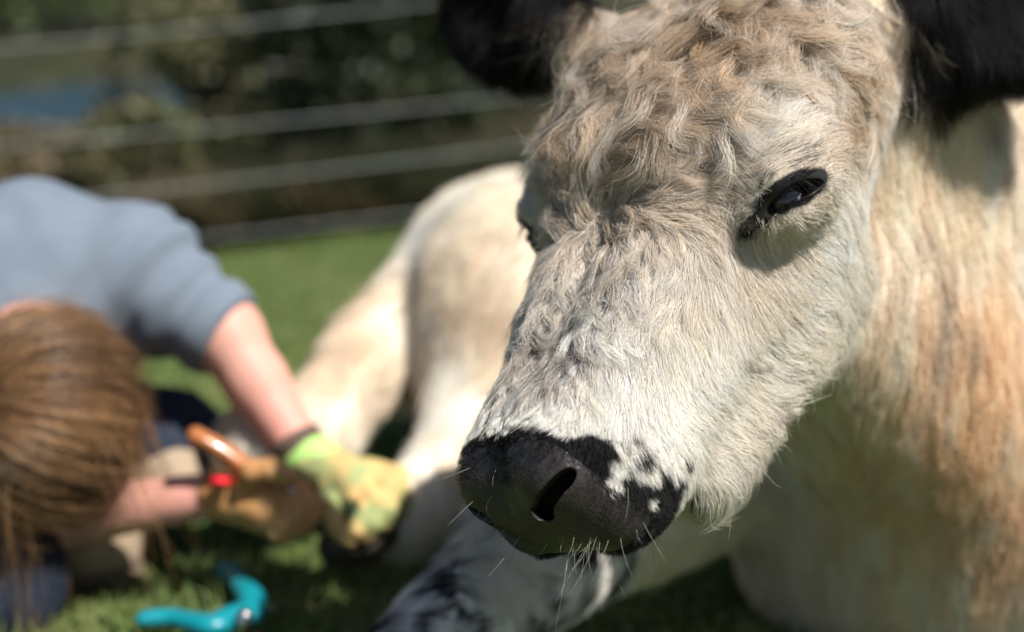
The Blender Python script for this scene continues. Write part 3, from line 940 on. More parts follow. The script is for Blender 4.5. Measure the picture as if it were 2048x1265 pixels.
def ground(px, py, z=0.0):
    r = W(px, py, 1.0) - C_POS
    t = (z - CAM_H) / r[2]
    for _ in range(30):
        p = C_POS + r * t
        t = (z + float(TZ(p[0], p[1])) - CAM_H) / r[2]
    return C_POS + r * t

def axis_grid(lo, mid0, mid1, hi, fine, coarse):
    return np.concatenate([np.linspace(lo, mid0, coarse, endpoint=False), np.linspace(mid0, mid1, fine, endpoint=False), np.linspace(mid1, hi, coarse + 1)])
gx = axis_grid(-120, -4, 4, 120, 90, 14); gy = axis_grid(-60, .5, 18, 200, 150, 16)
GX, GY = np.meshgrid(gx, gy, indexing='ij')
gn = np.stack([GX.ravel(), GY.ravel(), np.zeros(GX.size)], 1)
GZ = TZ(GX, GY).ravel() + .012 * fbm(gn, .25, 5, 3) * (np.abs(gn[:, 0]) < 5)
POND_C, POND_R = np.array([-2.62, 11.9]), np.array([1.05, 2.1])
pe = np.sqrt(((gn[:, 0] - POND_C[0]) / POND_R[0]) ** 2 + ((gn[:, 1] - POND_C[1]) / POND_R[1]) ** 2)
GZ = GZ - .22 * sstep(1.15, .7, pe)
GVv = np.stack([GX.ravel(), GY.ravel(), GZ], 1)
nx_, ny_ = len(gx), len(gy)
ii, jj = np.meshgrid(np.arange(nx_ - 1), np.arange(ny_ - 1), indexing='ij')
GF = np.stack([ii * ny_ + jj, (ii + 1) * ny_ + jj, (ii + 1) * ny_ + jj + 1, ii * ny_ + jj + 1], -1).reshape(-1, 4)
def ground_mat():
    m = bpy.data.materials.new('meadow_soil'); m.use_nodes = True
    nt = m.node_tree; b = nt.nodes['Principled BSDF']; b.inputs['Roughness'].default_value = .95; b.inputs['Specular IOR Level'].default_value = .1
    ge = nt.nodes.new('ShaderNodeNewGeometry'); sx = nt.nodes.new('ShaderNodeSeparateXYZ'); nt.links.new(ge.outputs['Position'], sx.inputs[0])
    n1 = nt.nodes.new('ShaderNodeTexNoise'); n1.inputs['Scale'].default_value = 2.2; n1.inputs['Detail'].default_value = 6
    n2 = nt.nodes.new('ShaderNodeTexNoise'); n2.inputs['Scale'].default_value = 14; n2.inputs['Detail'].default_value = 6
    nt.links.new(ge.outputs['Position'], n1.inputs['Vector']); nt.links.new(ge.outputs['Position'], n2.inputs['Vector'])
    def mix(a, bb, fac):
        mx = nt.nodes.new('ShaderNodeMix'); mx.data_type = 'RGBA'
        for k, v in (('A', a), ('B', bb)):
            if isinstance(v, tuple): mx.inputs[k].default_value = (*v, 1)
            else: nt.links.new(v, mx.inputs[k])
        nt.links.new(fac, mx.inputs['Factor']); return mx.outputs['Result']
    def rng_(src, a, bb):
        r = nt.nodes.new('ShaderNodeMapRange'); r.inputs['From Min'].default_value = a; r.inputs['From Max'].default_value = bb
        nt.links.new(src, r.inputs['Value']); return r.outputs['Result']
    lawn = mix((.045, .075, .018), (.085, .105, .030), rng_(n1.outputs['Fac'], .35, .65))
    lawn = mix(lawn, (.05, .035, .02), rng_(n2.outputs['Fac'], .58, .72))
    rough = mix((.022, .027, .012), (.046, .044, .026), rng_(n1.outputs['Fac'], .42, .6))
    ad = nt.nodes.new('ShaderNodeMath'); ad.operation = 'ADD'
    nt.links.new(sx.outputs['Y'], ad.inputs[0]); nt.links.new(rng_(n2.outputs['Fac'], .0, 4.0), ad.inputs[1])
    nt.links.new(mix(lawn, rough, rng_(ad.outputs[0], 4.9, 5.3)), b.inputs['Base Color'])
    return m
M_GROUND = ground_mat()
props(mesh_obj('ground', GVv, GF, M_GROUND), kind='structure')

# grass: short uneven blades
n = 95000
u = rng.random(n)
gyv = 1.05 + 3.40 * u ** 1.15
half = .36 * gyv + .35
gxv = -half + (half + np.minimum(half, .9)) * rng.random(n)
pb = np.stack([gxv, gyv, np.zeros(n)], 1)
dens = fbm(pb, .16, 31, 3)
kp = rng.random(n) < np.clip(.75 + 1.0 * dens, .15, 1)
gxv, gyv, dens = gxv[kp], gyv[kp], dens[kp]
n = len(gxv)
hgt = (.022 + .030 * rng.random(n)) * (1 + .9 * np.clip(dens, -.5, .8))
root = np.stack([gxv, gyv, TZ(gxv, gyv) - .004], 1)
az = rng.uniform(0, 6.283, n); ln = rng.uniform(.2, 1.1, n)
dirs = np.stack([np.cos(az) * ln, np.sin(az) * ln, np.ones(n)], 1)
t = np.linspace(0, 1, 4)[None, :, None]
GP = root[:, None] + unit(dirs)[:, None] * hgt[:, None, None] * t - np.array([0, 0, 1.0]) * (hgt * .35 * ln)[:, None, None] * t ** 2
gc = lerp(np.tile(np.array([.150, .232, .068]), (n, 1)), np.array([.28, .31, .12]), np.clip(rng.random(n) * .7 + fbm(root, .3, 8, 2) * .6, 0, 1))
dry = rng.random(n) < .07
gc = np.where(dry[:, None], np.array([.34, .28, .15]), gc)
M_GRASS = hair_mat('grass_blade', .5, .3)
grass = hair_obj('grass', GP, np.full(n, .0021) * rng.uniform(.6, 1.3, n), M_GRASS, None, gc, tip=.15)
props(grass, 'short green meadow grass around the cow and the crouching person', 'grass', kind='stuff')

# longer rough grass beyond the fence
n = 36000
ry_ = 4.5 + 3.2 * rng.random(n) ** 1.4
rx_ = -.36 * ry_ + (.36 * ry_ + .5) * rng.random(n)
rb = np.stack([rx_, ry_, np.zeros(n)], 1)
kp = rng.random(n) < np.clip(.55 + 1.4 * fbm(rb, .35, 41, 2), .05, 1)
rx_, ry_, rb = rx_[kp], ry_[kp], rb[kp]; n = len(rx_)
rh = rng.uniform(.07, .22, n) * (1 + .9 * fbm(rb, .5, 43, 2))
az = rng.uniform(0, 6.283, n); ln = rng.uniform(.1, .7, n)
dv = unit(np.stack([np.cos(az) * ln, np.sin(az) * ln, np.ones(n)], 1))
R0 = np.stack([rx_, ry_, TZ(rx_, ry_) - .01], 1)
t = np.linspace(0, 1, 4)[None, :, None]
RP = R0[:, None] + dv[:, None] * rh[:, None, None] * t - np.array([0, 0, 1.0]) * (rh * .3 * ln)[:, None, None] * t ** 2
rc = lerp(np.tile(np.array([.030, .040, .015]), (n, 1)), np.array([.15, .13, .08]), np.clip(.35 + 1.5 * fbm(rb, .3, 47, 2) + .25 * rng.normal(size=n), 0, 1))
props(hair_obj('rough_grass', RP, np.full(n, .0045), M_GRASS, None, rc, tip=.2), 'long olive and brown rough grass beyond the wire fence', 'grass', kind='stuff')

# pond beyond the fence
M_WATER = mat('pond_water', (.012, .050, .105), rough=.12, spec=.5, bump=(9, .3, .03))
pv = [(POND_C[0], POND_C[1], -.24)]; pf = []
for k in range(48):
    a = 2 * math.pi * k / 48; rr = 1.05 + .06 * math.sin(3 * a + 1) + .04 * math.sin(7 * a)
    pv.append((POND_C[0] + POND_R[0] * rr * math.cos(a), POND_C[1] + POND_R[1] * rr * math.sin(a), -.24))
for k in range(48):
    pf.append((0, 1 + k, 1 + (k + 1) % 48))
pz_ = float(TZ(POND_C[0], POND_C[1]))
pv = [(a, b, pz_ - .10) for a, b, c in pv]
props(mesh_obj('pond', pv, pf, M_WATER), kind='structure')

# ------------------------------------------------------------------ wire fence
M_POST = mat('weathered_wood', (.20, .17, .14), rough=.9, noise=(12, (.11, .095, .08), .2), bump=(30, .4, .004))
M_WIRE = mat('fence_tape', (.42, .44, .43), rough=.5, spec=.3)
fl, fr = ground(-330, 560), ground(1330, 385)
fl = np.array([W(-330, 560, 4.4)[0], W(-330, 560, 4.4)[1], 0]); fr = np.array([W(1330, 400, 4.4)[0], W(1330, 400, 4.4)[1], 0])
fence = thing('wire_fence', (fl[0], fl[1], float(TZ(fl[0], fl[1]))), 'fence of pale horizontal wires at the edge of the meadow', 'fence')
for q in (fl, fr):
    z0 = float(TZ(q[0], q[1]))
    v, f = tube([(q[0], q[1], z0 - .1), (q[0], q[1], z0 + .4), (q[0] + .01, q[1], z0 + .95), (q[0] + .01, q[1], z0 + 1.0)], [.05, .048, .046, .02], 12, (1, 1), (0, 1, 0))
    mesh_obj('post', v, f, M_POST, fence)
for yl, yr in ((-105, -215), (90, -15), (288, 192), (408, 292), (512, 402)):
    a, b = W(0, yl, 4.38), W(1000, yr, 4.42)
    d = (b - a)
    p = [a + d * s + np.array([0, 0, -.012 * (1 - (2 * (s + .34) / 1.68 - 1) ** 2)]) for s in np.linspace(-.34, 1.34, 18)]
    v, f = tube(p, .0018, 8)
    mesh_obj('wire', v, f, M_WIRE, fence)

# ------------------------------------------------------------------ shrubs and dry tussocks behind the fence
def leaf_mat(name, c1, c2):
    m = bpy.data.materials.new(name); m.use_nodes = True
    nt = m.node_tree; b = nt.nodes['Principled BSDF']; b.inputs['Roughness'].default_value = .5; b.inputs['Specular IOR Level'].default_value = .3
    oi = nt.nodes.new('ShaderNodeAttribute'); oi.attribute_name = 'coat'
    nt.links.new(oi.outputs['Color'], b.inputs['Base Color'])
    tr = nt.nodes.new('ShaderNodeBsdfTranslucent'); nt.links.new(oi.outputs['Color'], tr.inputs['Color'])
    mx = nt.nodes.new('ShaderNodeMixShader'); mx.inputs[0].default_value = .25
    nt.links.new(b.outputs[0], mx.inputs[1]); nt.links.new(tr.outputs[0], mx.inputs[2]); nt.links.new(mx.outputs[0], nt.nodes['Material Output'].inputs['Surface'])
    return m
M_LEAF = leaf_mat('leaf', 0, 0)
M_BARK = mat('bark', (.09, .07, .055), rough=.9, noise=(20, (.05, .04, .03), .2))
def shrub(x, y, rx, ry, h, n, c1, c2, label, leaf=.035, low=.12):
    z0 = float(TZ(x, y))
    t = thing('shrub', (x, y, z0), label, 'shrub', 'shrubs beyond the fence')
    p = rng.normal(size=(n, 3)); p = unit(p) * (rng.random(n) ** .38)[:, None]
    lump = 1 + .35 * fbm(unit(p) * 1.0 + x * 7.3, .5, 3, 2)
    p = p * lump[:, None]
    P = np.array([x, y, z0 + h * .52]) + p * np.array([rx, ry, h * .50])
    hole = fbm(P, .22, int(x * 10) + 50, 2)
    P = P[(hole > -.18) & (P[:, 2] > z0 + low * h * rng.random(n))]
    n = len(P)
    a = unit(rng.normal(size=(n, 3))); b = unit(np.cross(a, unit(rng.normal(size=(n, 3)))))
    s = (leaf * rng.uniform(.6, 1.4, n))[:, None]
    q = np.stack([P - a * s, P + b * s * .45, P + a * s, P - b * s * .45], 1).reshape(-1, 3)
    f = np.arange(4 * n).reshape(n, 4)
    c = lerp(np.tile(np.array(c1), (n, 1)) * np.array([1.45, 1.6, 1.4]), np.array(c2) * np.array([1.4, 1.5, 1.45]), np.clip(.5 + fbm(P, .18, 7, 2) + .25 * rng.normal(size=n), 0, 1))
    mesh_obj('crown', q, f, M_LEAF, t, smooth=False, col=np.repeat(c, 4, 0))
    for k in range(5):
        e = np.array([x, y, z0]) + np.array([rng.normal() * rx * .35, rng.normal() * ry * .35, h * rng.uniform(.5, .8)])
        v, ff = tube(spline([(x + rng.normal() * .02, y, z0 - .05), (np.array([x, y, z0]) * .5 + e * .5) + rng.normal(size=3) * .03, e], 6), np.linspace(.018, .005, 6), 6, up=(1, .2, 0))
        mesh_obj('stem', v, ff, M_BARK, t)
    return t
DKG, MDG, OLV, BRN = (.018, .028, .012), (.045, .07, .02), (.085, .085, .035), (.15, .115, .075)
def at_px(px, d): 
    return (px - 1024) / FPX * d, d * .985
for px, d, rx, ry, h, nn, c1, c2, lab in (
    (735, 5.6, .42, .4, 1.15, 5200, (.010, .016, .008), (.035, .05, .018), 'dark dense shrub right behind the fence wires, left of the cow head'),
    (985, 5.9, .40, .4, 1.2, 4200, (.014, .022, .010), (.05, .065, .025), 'dark shrub half hidden behind the cow head and ear'),
    (615, 6.6, .22, .3, 1.3, 2800, (.008, .012, .007), (.02, .028, .014), 'narrow blackish shrub between the dense shrub and the olive one'),
    (440, 6.6, .45, .4, .95, 4200, (.06, .06, .03), (.14, .125, .07), 'olive brown shrub behind the fence wires, above the shirt sleeve'),
    (290, 5.5, .20, .2, .42, 1600, (.05, .055, .022), (.12, .10, .055), 'low olive shrub right above the bent back of the person'),
    (60, 17.5, 1.7, 1.0, 1.6, 4600, (.025, .045, .014), (.08, .12, .03), 'green shrub on the far bank at the upper left corner'),
    (420, 18.2, 1.6, 1.0, 1.9, 4600, (.03, .05, .016), (.09, .14, .035), 'bright green shrub on the far bank at the top edge'),
    (860, 12.0, 1.2, .9, 1.6, 4200, (.02, .03, .014), (.06, .075, .03), 'tall grey green shrub far behind the dense dark shrub'),
    (60, 5.6, .22, .2, .36, 1500, (.07, .06, .03), (.15, .11, .07), 'low brown shrub at the left edge above the blue shirt'),
    (480, 9.6, .45, .3, .60, 2600, (.05, .05, .02), (.13, .12, .05), 'olive shrub at the right end of the pond'),
    ):
    x, y = at_px(px, d)
    shrub(x, y, rx, ry, h, nn, c1, c2, lab, leaf=.03 if d < 8 else .06)

def tussock(px, d, r, h, n, label):
    x, y = at_px(px, d); z0 = float(TZ(x, y))
    t = thing('grass_tussock', (x, y, z0), label, 'tussock', 'dry tussocks along the fence')
    a = rng.uniform(0, 6.283, n); q = np.sqrt(rng.random(n)) * r
    R0 = np.stack([x + np.cos(a) * q, y + np.sin(a) * q, np.full(n, z0 - .01)], 1)
    d3 = unit(np.stack([np.cos(a) * .45 + rng.normal(size=n) * .2, np.sin(a) * .45 + rng.normal(size=n) * .2, np.ones(n)], 1))
    L = h * rng.uniform(.5, 1.1, n); tt = np.linspace(0, 1, 5)[None, :, None]
    P = R0[:, None] + d3[:, None] * L[:, None, None] * tt - np.array([0, 0, 1.0]) * (L * .3)[:, None, None] * tt ** 2
    c = lerp(np.tile(np.array([.12, .10, .05]), (n, 1)), np.array([.34, .24, .16]), rng.random(n))
    hair_obj('blades', P, np.full(n, .004), M_GRASS, t, c, tip=.3)
for px, d, r, h, nn, lab in ((455, 4.75, .13, .30, 700, 'dry brown grass tussock right behind the fence near the sleeve'), (330, 4.9, .12, .22, 500, 'dry grass tussock behind the fence above the shoulder'),
                             (560, 4.8, .12, .24, 500, 'dry grass tussock below the blackish shrub'), (720, 4.7, .12, .26, 600, 'pinkish dry tussock at the fence left of the cow hip'), (150, 5.0, .16, .2, 500, 'dry tussock behind the bent back at far left')):
    tussock(px, d, r, h, nn, lab)

# ------------------------------------------------------------------ the crouching person
def chain(P, pts, rs, k=.012):
    d = None
    for i in range(len(pts) - 1):
        c = cone(P, pts[i], pts[i + 1], rs[i], rs[i + 1])
        d = c if d is None else smin(d, c, k)
    return d
SK = W(62, 835, 1.76)                                   # middle of the skull
HIP, CHEST, NECK = W(-420, 730, 2.15), W(40, 612, 1.98), W(75, 700, 1.86)
SH_F, EL_F, WR_F = W(255, 545, 1.96), W(452, 670, 1.93), W(608, 912, 1.89)     # far arm
SH_N, EL_N, WR_N = W(0, 700, 1.90), W(40, 1045, 1.86), W(432, 990, 1.815)     # near arm
HAND_F = dict(palm=(W(625, 930, 1.88), W(712, 972, 1.85), .024, .029), fingers=[
    [W(735, 938, 1.862), W(792, 950, 1.85), W(806, 995, 1.84), W(796, 1025, 1.84)],
    [W(728, 955, 1.848), W(776, 976, 1.83), W(778, 1020, 1.82), W(765, 1048, 1.825)],
    [W(716, 975, 1.838), W(750, 1002, 1.815), W(744, 1046, 1.81), W(730, 1070, 1.815)],
    [W(700, 990, 1.832), W(722, 1020, 1.81), W(712, 1060, 1.805), W(700, 1078, 1.81)],
    [W(660, 970, 1.85), W(658, 1010, 1.83), W(672, 1048, 1.82), W(690, 1070, 1.82)]])
HAND_N = dict(palm=(W(445, 992, 1.81), W(535, 1010, 1.80), .024, .030), fingers=[
    [W(545, 985, 1.81), W(600, 985, 1.80), W(622, 1012, 1.80), W(600, 1034, 1.80)],
    [W(550, 1002, 1.80), W(604, 1008, 1.785), W(618, 1036, 1.79), W(592, 1050, 1.79)],
    [W(545, 1020, 1.795), W(592, 1030, 1.78), W(600, 1054, 1.785), W(574, 1062, 1.785)],
    [W(535, 1034, 1.792), W(572, 1048, 1.78), W(574, 1066, 1.785), W(552, 1068, 1.785)],
    [W(478, 980, 1.79), W(505, 945, 1.765), W(545, 940, 1.76), W(575, 955, 1.765)]])
def hand_sdf(P, H, g):
    d = cone(P, H['palm'][0], H['palm'][1], H['palm'][2] + g, H['palm'][3] + g)
    for i, f in enumerate(H['fingers']):
        r = (.0096, .0100, .0096, .0086, .0108)[i] + g
        d = smin(d, chain(P, f, [r * 1.06, r, r * .95, r * .88], .003), .003)
    return d
LEGS = [(W(-330, 780, 2.20), W(330, 900, 2.02), W(-120, 985, 2.16)), (W(-400, 860, 2.0), W(-10, 1160, 1.80), W(-330, 1230, 1.90))]
def torso_sdf(P, g=0.0):
    d = cone(P, HIP, CHEST, .155 + g, .125 + g)
    d = smin(d, cone(P, CHEST, SH_F, .115 + g, .070 + g), .05)
    d = smin(d, cone(P, CHEST, SH_N, .105 + g, .065 + g), .05)
    return d
def person_sdf(P):
    d = torso_sdf(P)
    d = smin(d, cone(P, SH_F, EL_F, .056, .042), .03)
    d = smin(d, chain(P, [EL_F, EL_F * .6 + WR_F * .4, WR_F], [.039, .035, .0255]), .015)
    d = smin(d, cone(P, SH_N, EL_N, .054, .042), .03)
    d = smin(d, chain(P, [EL_N, EL_N * .6 + WR_N * .4, WR_N], [.036, .031, .0235]), .015)
    d = smin(d, hand_sdf(P, HAND_F, -.0018), .012)
    d = smin(d, hand_sdf(P, HAND_N, -.0018), .012)
    d = smin(d, cone(P, W(50, 650, 1.92), W(78, 760, 1.80), .055, .055), .03)
    d = smin(d, skull_sdf(P), .03)
    for h, k, a in LEGS:
        d = smin(d, chain(P, [h, k, a], [.085, .060, .042]), .04)
    return d
FACE_D = unit(np.array([-.75, .25, -.60]))               # the face looks down and away
CROWN_D = unit(np.array([.30, -.80, -.05]))
_hr = rot_axes(CROWN_D, FACE_D)
def skull_sdf(P):
    d = ell(P, SK, (.104, .094, .080), _hr)
    fx = _hr[:, 1]
    d = smin(d, ell(P, SK + fx * .045 - _hr[:, 0] * .045, (.070, .060, .062), _hr), .03)      # face and jaw
    d = smin(d, ell(P, SK + fx * .108 - _hr[:, 0] * .030, (.022, .014, .012), _hr), .012)     # nose
    for s in (-1, 1):
        d = smin(d, ell(P, SK - _hr[:, 0] * .03 + _hr[:, 2] * s * .078 + fx * .0, (.030, .018, .010), _hr), .008)   # ears
        d = smax(d, -ell(P, SK + fx * .098 - _hr[:, 0] * .008 + _hr[:, 2] * s * .030, (.010, .010, .014), _hr), .010)  # eye sockets
    return d
M_SKIN = mat('skin', (.62, .34, .26), rough=.55, spec=.35, noise=(9, (.66, .30, .25), .25), sss=.12)
PO = W(-60, 900, 2.0); PO[2] = 0
person = thing('person', PO, 'person in a grey blue t-shirt with brown hair, kneeling bent over the cow hoof', 'person')
pv_, pf_ = surface(person_sdf, (-.95, 1.45, -.02), (-.08, 2.45, .72), .0115)
def _pn(c, k):
    return (np.linalg.norm(c - W(700, 990, 1.84), axis=1) < .10) | (np.linalg.norm(c - W(530, 1010, 1.80), axis=1) < .10)
pv_, pf_ = refine(pv_, pf_, _pn, 1)
pv_ = project(person_sdf, pv_, 2)
mesh_obj('body', pv_, pf_, M_SKIN, person)
# t-shirt with folds across the sleeve
M_SHIRT = mat('jersey', (.145, .178, .22), rough=.9, spec=.1, noise=(25, (.165, .20, .245), .25))
sleeve_ax = unit(EL_F - SH_F)
def shirt_sdf(P):
    d = torso_sdf(P, .012)
    s1 = cone(P, SH_F, EL_F + sleeve_ax * -.012, .066, .056)
    s2 = cone(P, SH_N, SH_N * .35 + EL_N * .65, .070, .062)
    d = smin(smin(d, s1, .035), s2, .035)
    tt = (P - SH_F) @ sleeve_ax
    fold = np.sin(tt * 135 + 2.0 * fbm(P, .07, 3, 2)) * .0042 * sstep(-.03, .03, tt) * sstep(.15, .10, tt)
    fold = fold + .0035 * fbm(P, .06, 12, 2) + .004 * np.sin((P[:, 0] * 38 + P[:, 2] * 30) + 3 * fbm(P, .1, 4, 2)) * sstep(.0, -.06, tt)
    d = d + fold
    d = smax(d, tt - (np.linalg.norm(EL_F - SH_F) + .004), .006)
    d = smax(d, (HIP - P) @ unit(CHEST - HIP) - .02, .01)
    nk = unit(NECK - CHEST)
    return smax(d, -cone(P, W(66, 700, 1.86), W(90, 800, 1.78), .036, .060), .01)
sv, sf = surface(shirt_sdf, (-1.0, 1.5, .02), (-.25, 2.5, .66), .0105)
sv, sf = refine(sv, sf, lambda c, k: c[:, 0] > -.62, 1)
sv = project(shirt_sdf, sv, 2)
mesh_obj('shirt', sv, sf, M_SHIRT, person)
# jeans
M_JEANS = mat('denim', (.022, .030, .048), rough=.9, spec=.1, noise=(60, (.035, .045, .07), .3))
def jeans_sdf(P):
    d = ell(P, HIP, (.17, .17, .15))
    for h, k, a in LEGS:
        d = smin(d, chain(P, [h, k, a], [.100, .074, .055]), .05)
    return d + .006 * fbm(P, .05, 14, 2)
jv, jf = surface(jeans_sdf, (-1.05, 1.45, -.06), (-.15, 2.6, .62), .014)
jv[:, 2] = np.maximum(jv[:, 2], .004)
mesh_obj('jeans', jv, jf, M_JEANS, person)
# boots
M_BOOT = mat('tan_suede', (.42, .33, .24), rough=.9, spec=.1, noise=(30, (.34, .26, .18), .25))
M_SOLE = mat('rubber_sole', (.16, .12, .085), rough=.8)
for base, tip in ((ground(120, 1090, .045), ground(275, 1085, .04)), (W(300, 960, 1.98), W(400, 955, 1.96))):
    d = tip - base
    v, f = tube([base - d * .12, base, base + d * .35, base + d * .75, tip, tip + d * .06], [.018, .042, .044, .043, .034, .012], 16, (1, .95))
    bo = mesh_obj('boot', v, f, M_BOOT, person)
    v2 = np.array([base - d * .12, base, base + d * .35, base + d * .75, tip, tip + d * .06]) - np.array([0, 0, .036])
    v2[:, 2] = np.maximum(v2[:, 2], .010)
    v, f = tube(v2, [.018, .040, .041, .043, .036, .014], 16, (1, .22))
    so = mesh_obj('sole', v, f, M_SOLE, person); 
    so.parent = bo; so.location = (0, 0, 0)
# gloves
M_GLOVE_TAN = mat('tan_leather', (.44, .20, .07), rough=.65, spec=.3, noise=(40, (.58, .33, .14), .2), bump=(90, .6, .004))
M_GLOVE_YEL = mat('yellow_leather', (.66, .42, .17), rough=.7, spec=.25, noise=(30, (.33, .38, .16), .10), bump=(90, .6, .004))
M_LIME = mat('lime_cuff', (.42, .70, .20), rough=.7)
M_RED = mat('red_tab', (.75, .02, .03), rough=.5)
for H, m, wr, cuffm in ((HAND_F, M_GLOVE_YEL, WR_F, M_LIME), (HAND_N, M_GLOVE_TAN, WR_N, M_GLOVE_TAN)):
    allp = np.array([p for f in H['fingers'] for p in f] + [wr])
    fsd = lambda P, H=H: hand_sdf(P, H, .0022) + .0012 * fbm(P, .012, 6, 2)
    gv, gf_ = surface(fsd, allp.min(0) - .04, allp.max(0) + .04, .0042)
    gl = mesh_obj('glove', project(fsd, gv, 1), gf_, m, person)
    ax = unit(H['palm'][1] - wr)
    cr_ = [.031, .0305, .0285, .0275] if m is M_GLOVE_YEL else [.0262, .0270, .0272, .0270]
    v, f = tube([wr - ax * .010, wr + ax * .004, wr + ax * .022, wr + ax * .040], cr_, 20, (1, 1), C_BACK)
    cu = mesh_obj('cuff', v, f, cuffm, gl); cu.parent = gl
    if m is M_GLOVE_TAN:
        v, f = tube([W(428, 962, 1.772), W(440, 963, 1.770), W(458, 964, 1.772)], [.010, .011, .010], 12, (.5, 1), C_BACK)
        tb = mesh_obj('tab', v, f, M_RED, gl)
    else:
        M_BAND = mat('watch_strap', (.10, .07, .05), rough=.7)
        q = WR_F - unit(WR_F - EL_F) * .012
        a2 = unit(WR_F - EL_F)
        v, f = tube([q - a2 * .011, q - a2 * .009, q + a2 * .009, q + a2 * .011], [.027, .0315, .0308, .027], 20, (1, 1), C_BACK)
        mesh_obj('wrist_strap', v, f, M_BAND, person)
for gl in [o for o in person.children if o.name.startswith('glove')]:
    for ch in gl.children:
        ch.location = (-np.array(ORIGIN['person'])) if False else (0, 0, 0)

# hair of the person: strands combed from the crown, hanging
nS = 27000
poleA = unit(np.array([-.62, -.70, .34]))                # hair is combed from the left temple over the crown to the far side
e1 = unit(np.cross(poleA, [0, 0, 1.0])); e2 = np.cross(poleA, e1)
psi = rng.uniform(0, 6.283, nS); th0 = np.arccos(1 - rng.random(nS) * 1.15)
hr2 = rng.random(nS) ** 1.4
lockq = np.stack([np.cos(psi) * th0, np.sin(psi) * th0, np.zeros(nS)], 1)
dpsi = .06 * fbm(lockq, .15, 91, 2) + .02 * rng.normal(size=nS)
span = rng.uniform(.7, 1.5, nS)
fly = (rng.random(nS) < .05) * rng.random(nS)
Kh = 14
ptsl = []
for k in range(Kh):
    t_ = k / (Kh - 1)
    th = th0 + span * t_
    ps = psi + dpsi * t_ * 2
    dirv = poleA * np.cos(th)[:, None] + (e1 * np.cos(ps)[:, None] + e2 * np.sin(ps)[:, None]) * np.sin(th)[:, None]
    q = dirv @ _hr
    rad_ = 1 / np.sqrt((q[:, 0] / .106) ** 2 + (q[:, 1] / .104) ** 2 + (q[:, 2] / .086) ** 2)
    P_ = SK + dirv * (rad_ + .003 + (.013 * hr2 + .030 * fly * t_) * min(1, t_ * 4))[:, None]
    past = np.clip(th - 1.9, 0, 2)[:, None]
    P_ = P_ + np.array([0, .01, -.05]) * past
    ptsl.append(P_)
HPp = np.stack(ptsl, 1)
# loose strands that hang towards the grass
nL = 200
idx = rng.choice(np.where((HPp[:, 6, 2] < SK[2] + .02) & (HPp[:, 6, 1] < SK[1] + .05) & (HPp[:, 6, 0] < SK[0] + .02))[0], nL)
st = HPp[idx, 6]; tt_ = np.linspace(0, 1, Kh)[None, :, None]
lenL = rng.uniform(.06, .26, nL)[:, None, None]
ph_ = (fbm(st, .03, 5, 2) * 6)[:, None, None]
sway = np.array([1.0, .2, 0]) * .020 * np.sin(tt_ * 5 + ph_) * tt_ + rng.normal(size=(nL, 1, 3)) * np.array([.03, .03, 0]) * tt_
HL = st[:, None] + np.array([-.10, .0, -1.0]) * lenL * tt_ + sway * (lenL / .2) + unit(st - SK)[:, None] * .03 * tt_ * (1 - tt_)
nW = 70
idw = rng.choice(np.where(HPp[:, 8, 0] > SK[0] + .07)[0], nW)
sw = HPp[idw, 8]
HW = sw[:, None] + np.array([.30, .1, -.45]) * rng.uniform(.06, .2, (nW, 1, 1)) * tt_ + np.array([0, 0, -.06]) * tt_ ** 2 + rng.normal(size=(nW, 1, 3)) * .02 * tt_
HPp = np.concatenate([HPp, HL, HW])
sr = HPp[:, 3].copy()
sr2 = np.concatenate([lockq, lockq[idx], lockq[idw]])
HPp[..., 2] = np.maximum(HPp[..., 2], .006)
cc = .7 * fbm(sr2, .05, 15, 2) + .5 * fbm(sr2, .3, 19, 2)
pc = lerp(np.tile(np.array([.050, .026, .016]), (len(sr), 1)), np.array([.50, .29, .14]), np.clip(.42 + 1.1 * cc + .22 * rng.normal(size=len(sr)), 0, 1))
M_PHAIR = hair_mat('brown_hair', .35, .5)
hair_obj('hair', HPp, np.full(len(sr), .00030) * rng.uniform(.7, 1.3, len(sr)), M_PHAIR, person, pc, tip=.4)

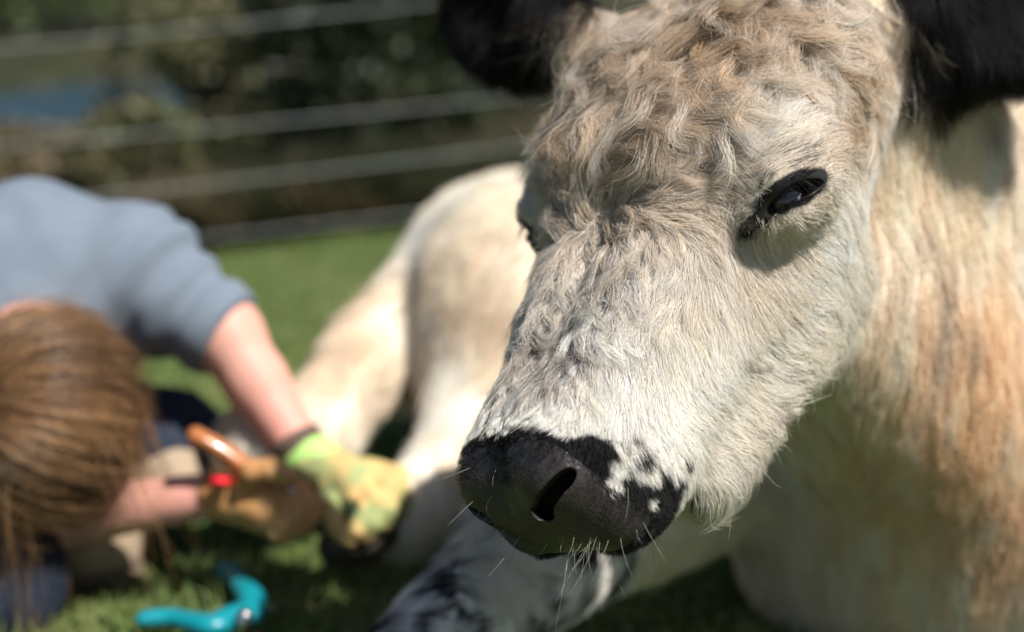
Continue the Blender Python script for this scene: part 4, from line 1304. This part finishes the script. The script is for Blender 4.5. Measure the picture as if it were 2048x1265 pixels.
# ------------------------------------------------------------------ hoof knife held in the near glove
M_WOODH = mat('varnished_wood', (.50, .19, .06), rough=.25, spec=.5, noise=(30, (.36, .12, .04), .2), coat=.4)
M_STEEL = mat('steel', (.55, .55, .57), rough=.25, metallic=1.0)
k0, k1, k2 = W(378, 866, 1.775), W(505, 945, 1.78), W(640, 1005, 1.80)
knife = thing('hoof_knife', k0, 'hoof knife with an orange brown wooden handle held in the tan glove', 'knife')
kp = [k0 + (k1 - k0) * s + C_UP * .004 * math.sin(3.1 * s) for s in (-.02, .0, .08, .3, .6, .9, 1.15)]
v, f = tube(kp, [.004, .009, .0125, .0115, .0128, .0120, .010], 18, (.8, 1.25), C_BACK)
mesh_obj('handle', v, f, M_WOODH, knife)
v, f = tube([k1, k1 * .6 + k2 * .4, k2 * .9 + k1 * .1, k2 + C_UP * .006, k2 + C_UP * .014 + C_RIGHT * .002], [.007, .009, .008, .006, .003], 10, (.25, 1), C_BACK)
mesh_obj('blade', v, f, M_STEEL, knife)
# ------------------------------------------------------------------ teal hoof shears lying on the grass
M_TEAL = mat('teal_plastic', (.003, .22, .27), rough=.35, spec=.5)
shp = ground(440, 1245, .02)
shears = thing('hoof_shears', (shp[0], shp[1], 0), 'teal hoof shears with a hooked handle lying on the grass', 'shears')
zz = .030
lower = spline([ground(x, y, zz) for x, y in ((272, 1243), (300, 1237), (345, 1236), (390, 1246), (425, 1252), (455, 1240), (490, 1228), (512, 1222))], 36)
v, f = tube(lower, np.interp(np.linspace(0, 1, 36), [0, .05, .15, .35, .5, .65, .8, 1], [.004, .009, .0115, .012, .0145, .0155, .0165, .010]), 16, (1, .8))
mesh_obj('handle', v, f, M_TEAL, shears)
hook = spline([ground(x, y, zz + dz) for x, y, dz in ((488, 1242, .0), (505, 1215, .003), (500, 1192, .008), (484, 1172, .010), (470, 1152, .010), (452, 1141, .010), (434, 1142, .010))], 32)
v, f = tube(hook, np.interp(np.linspace(0, 1, 32), [0, .1, .3, .6, .85, .96, 1], [.012, .0165, .015, .0115, .012, .0115, .009]), 16, (1, .8))
mesh_obj('handle', v, f, M_TEAL, shears)
pc_ = ground(489, 1228, zz + .013)
v, f = tube([pc_ - np.array([0, 0, .03]), pc_ + np.array([0, 0, .002]), pc_ + np.array([0, 0, .004])], [.008, .008, .005], 16, (1, 1), (0, 1, 0))
mesh_obj('pivot_bolt', v, f, M_STEEL, shears)
sb = ground(512, 1222, zz)
bl_ = spline([sb, ground(560, 1216, .022), ground(610, 1200, .015)], 8)
v, f = tube(bl_, np.linspace(.011, .003, 8), 10, (1, .25))
mesh_obj('blade', v, f, M_STEEL, shears)
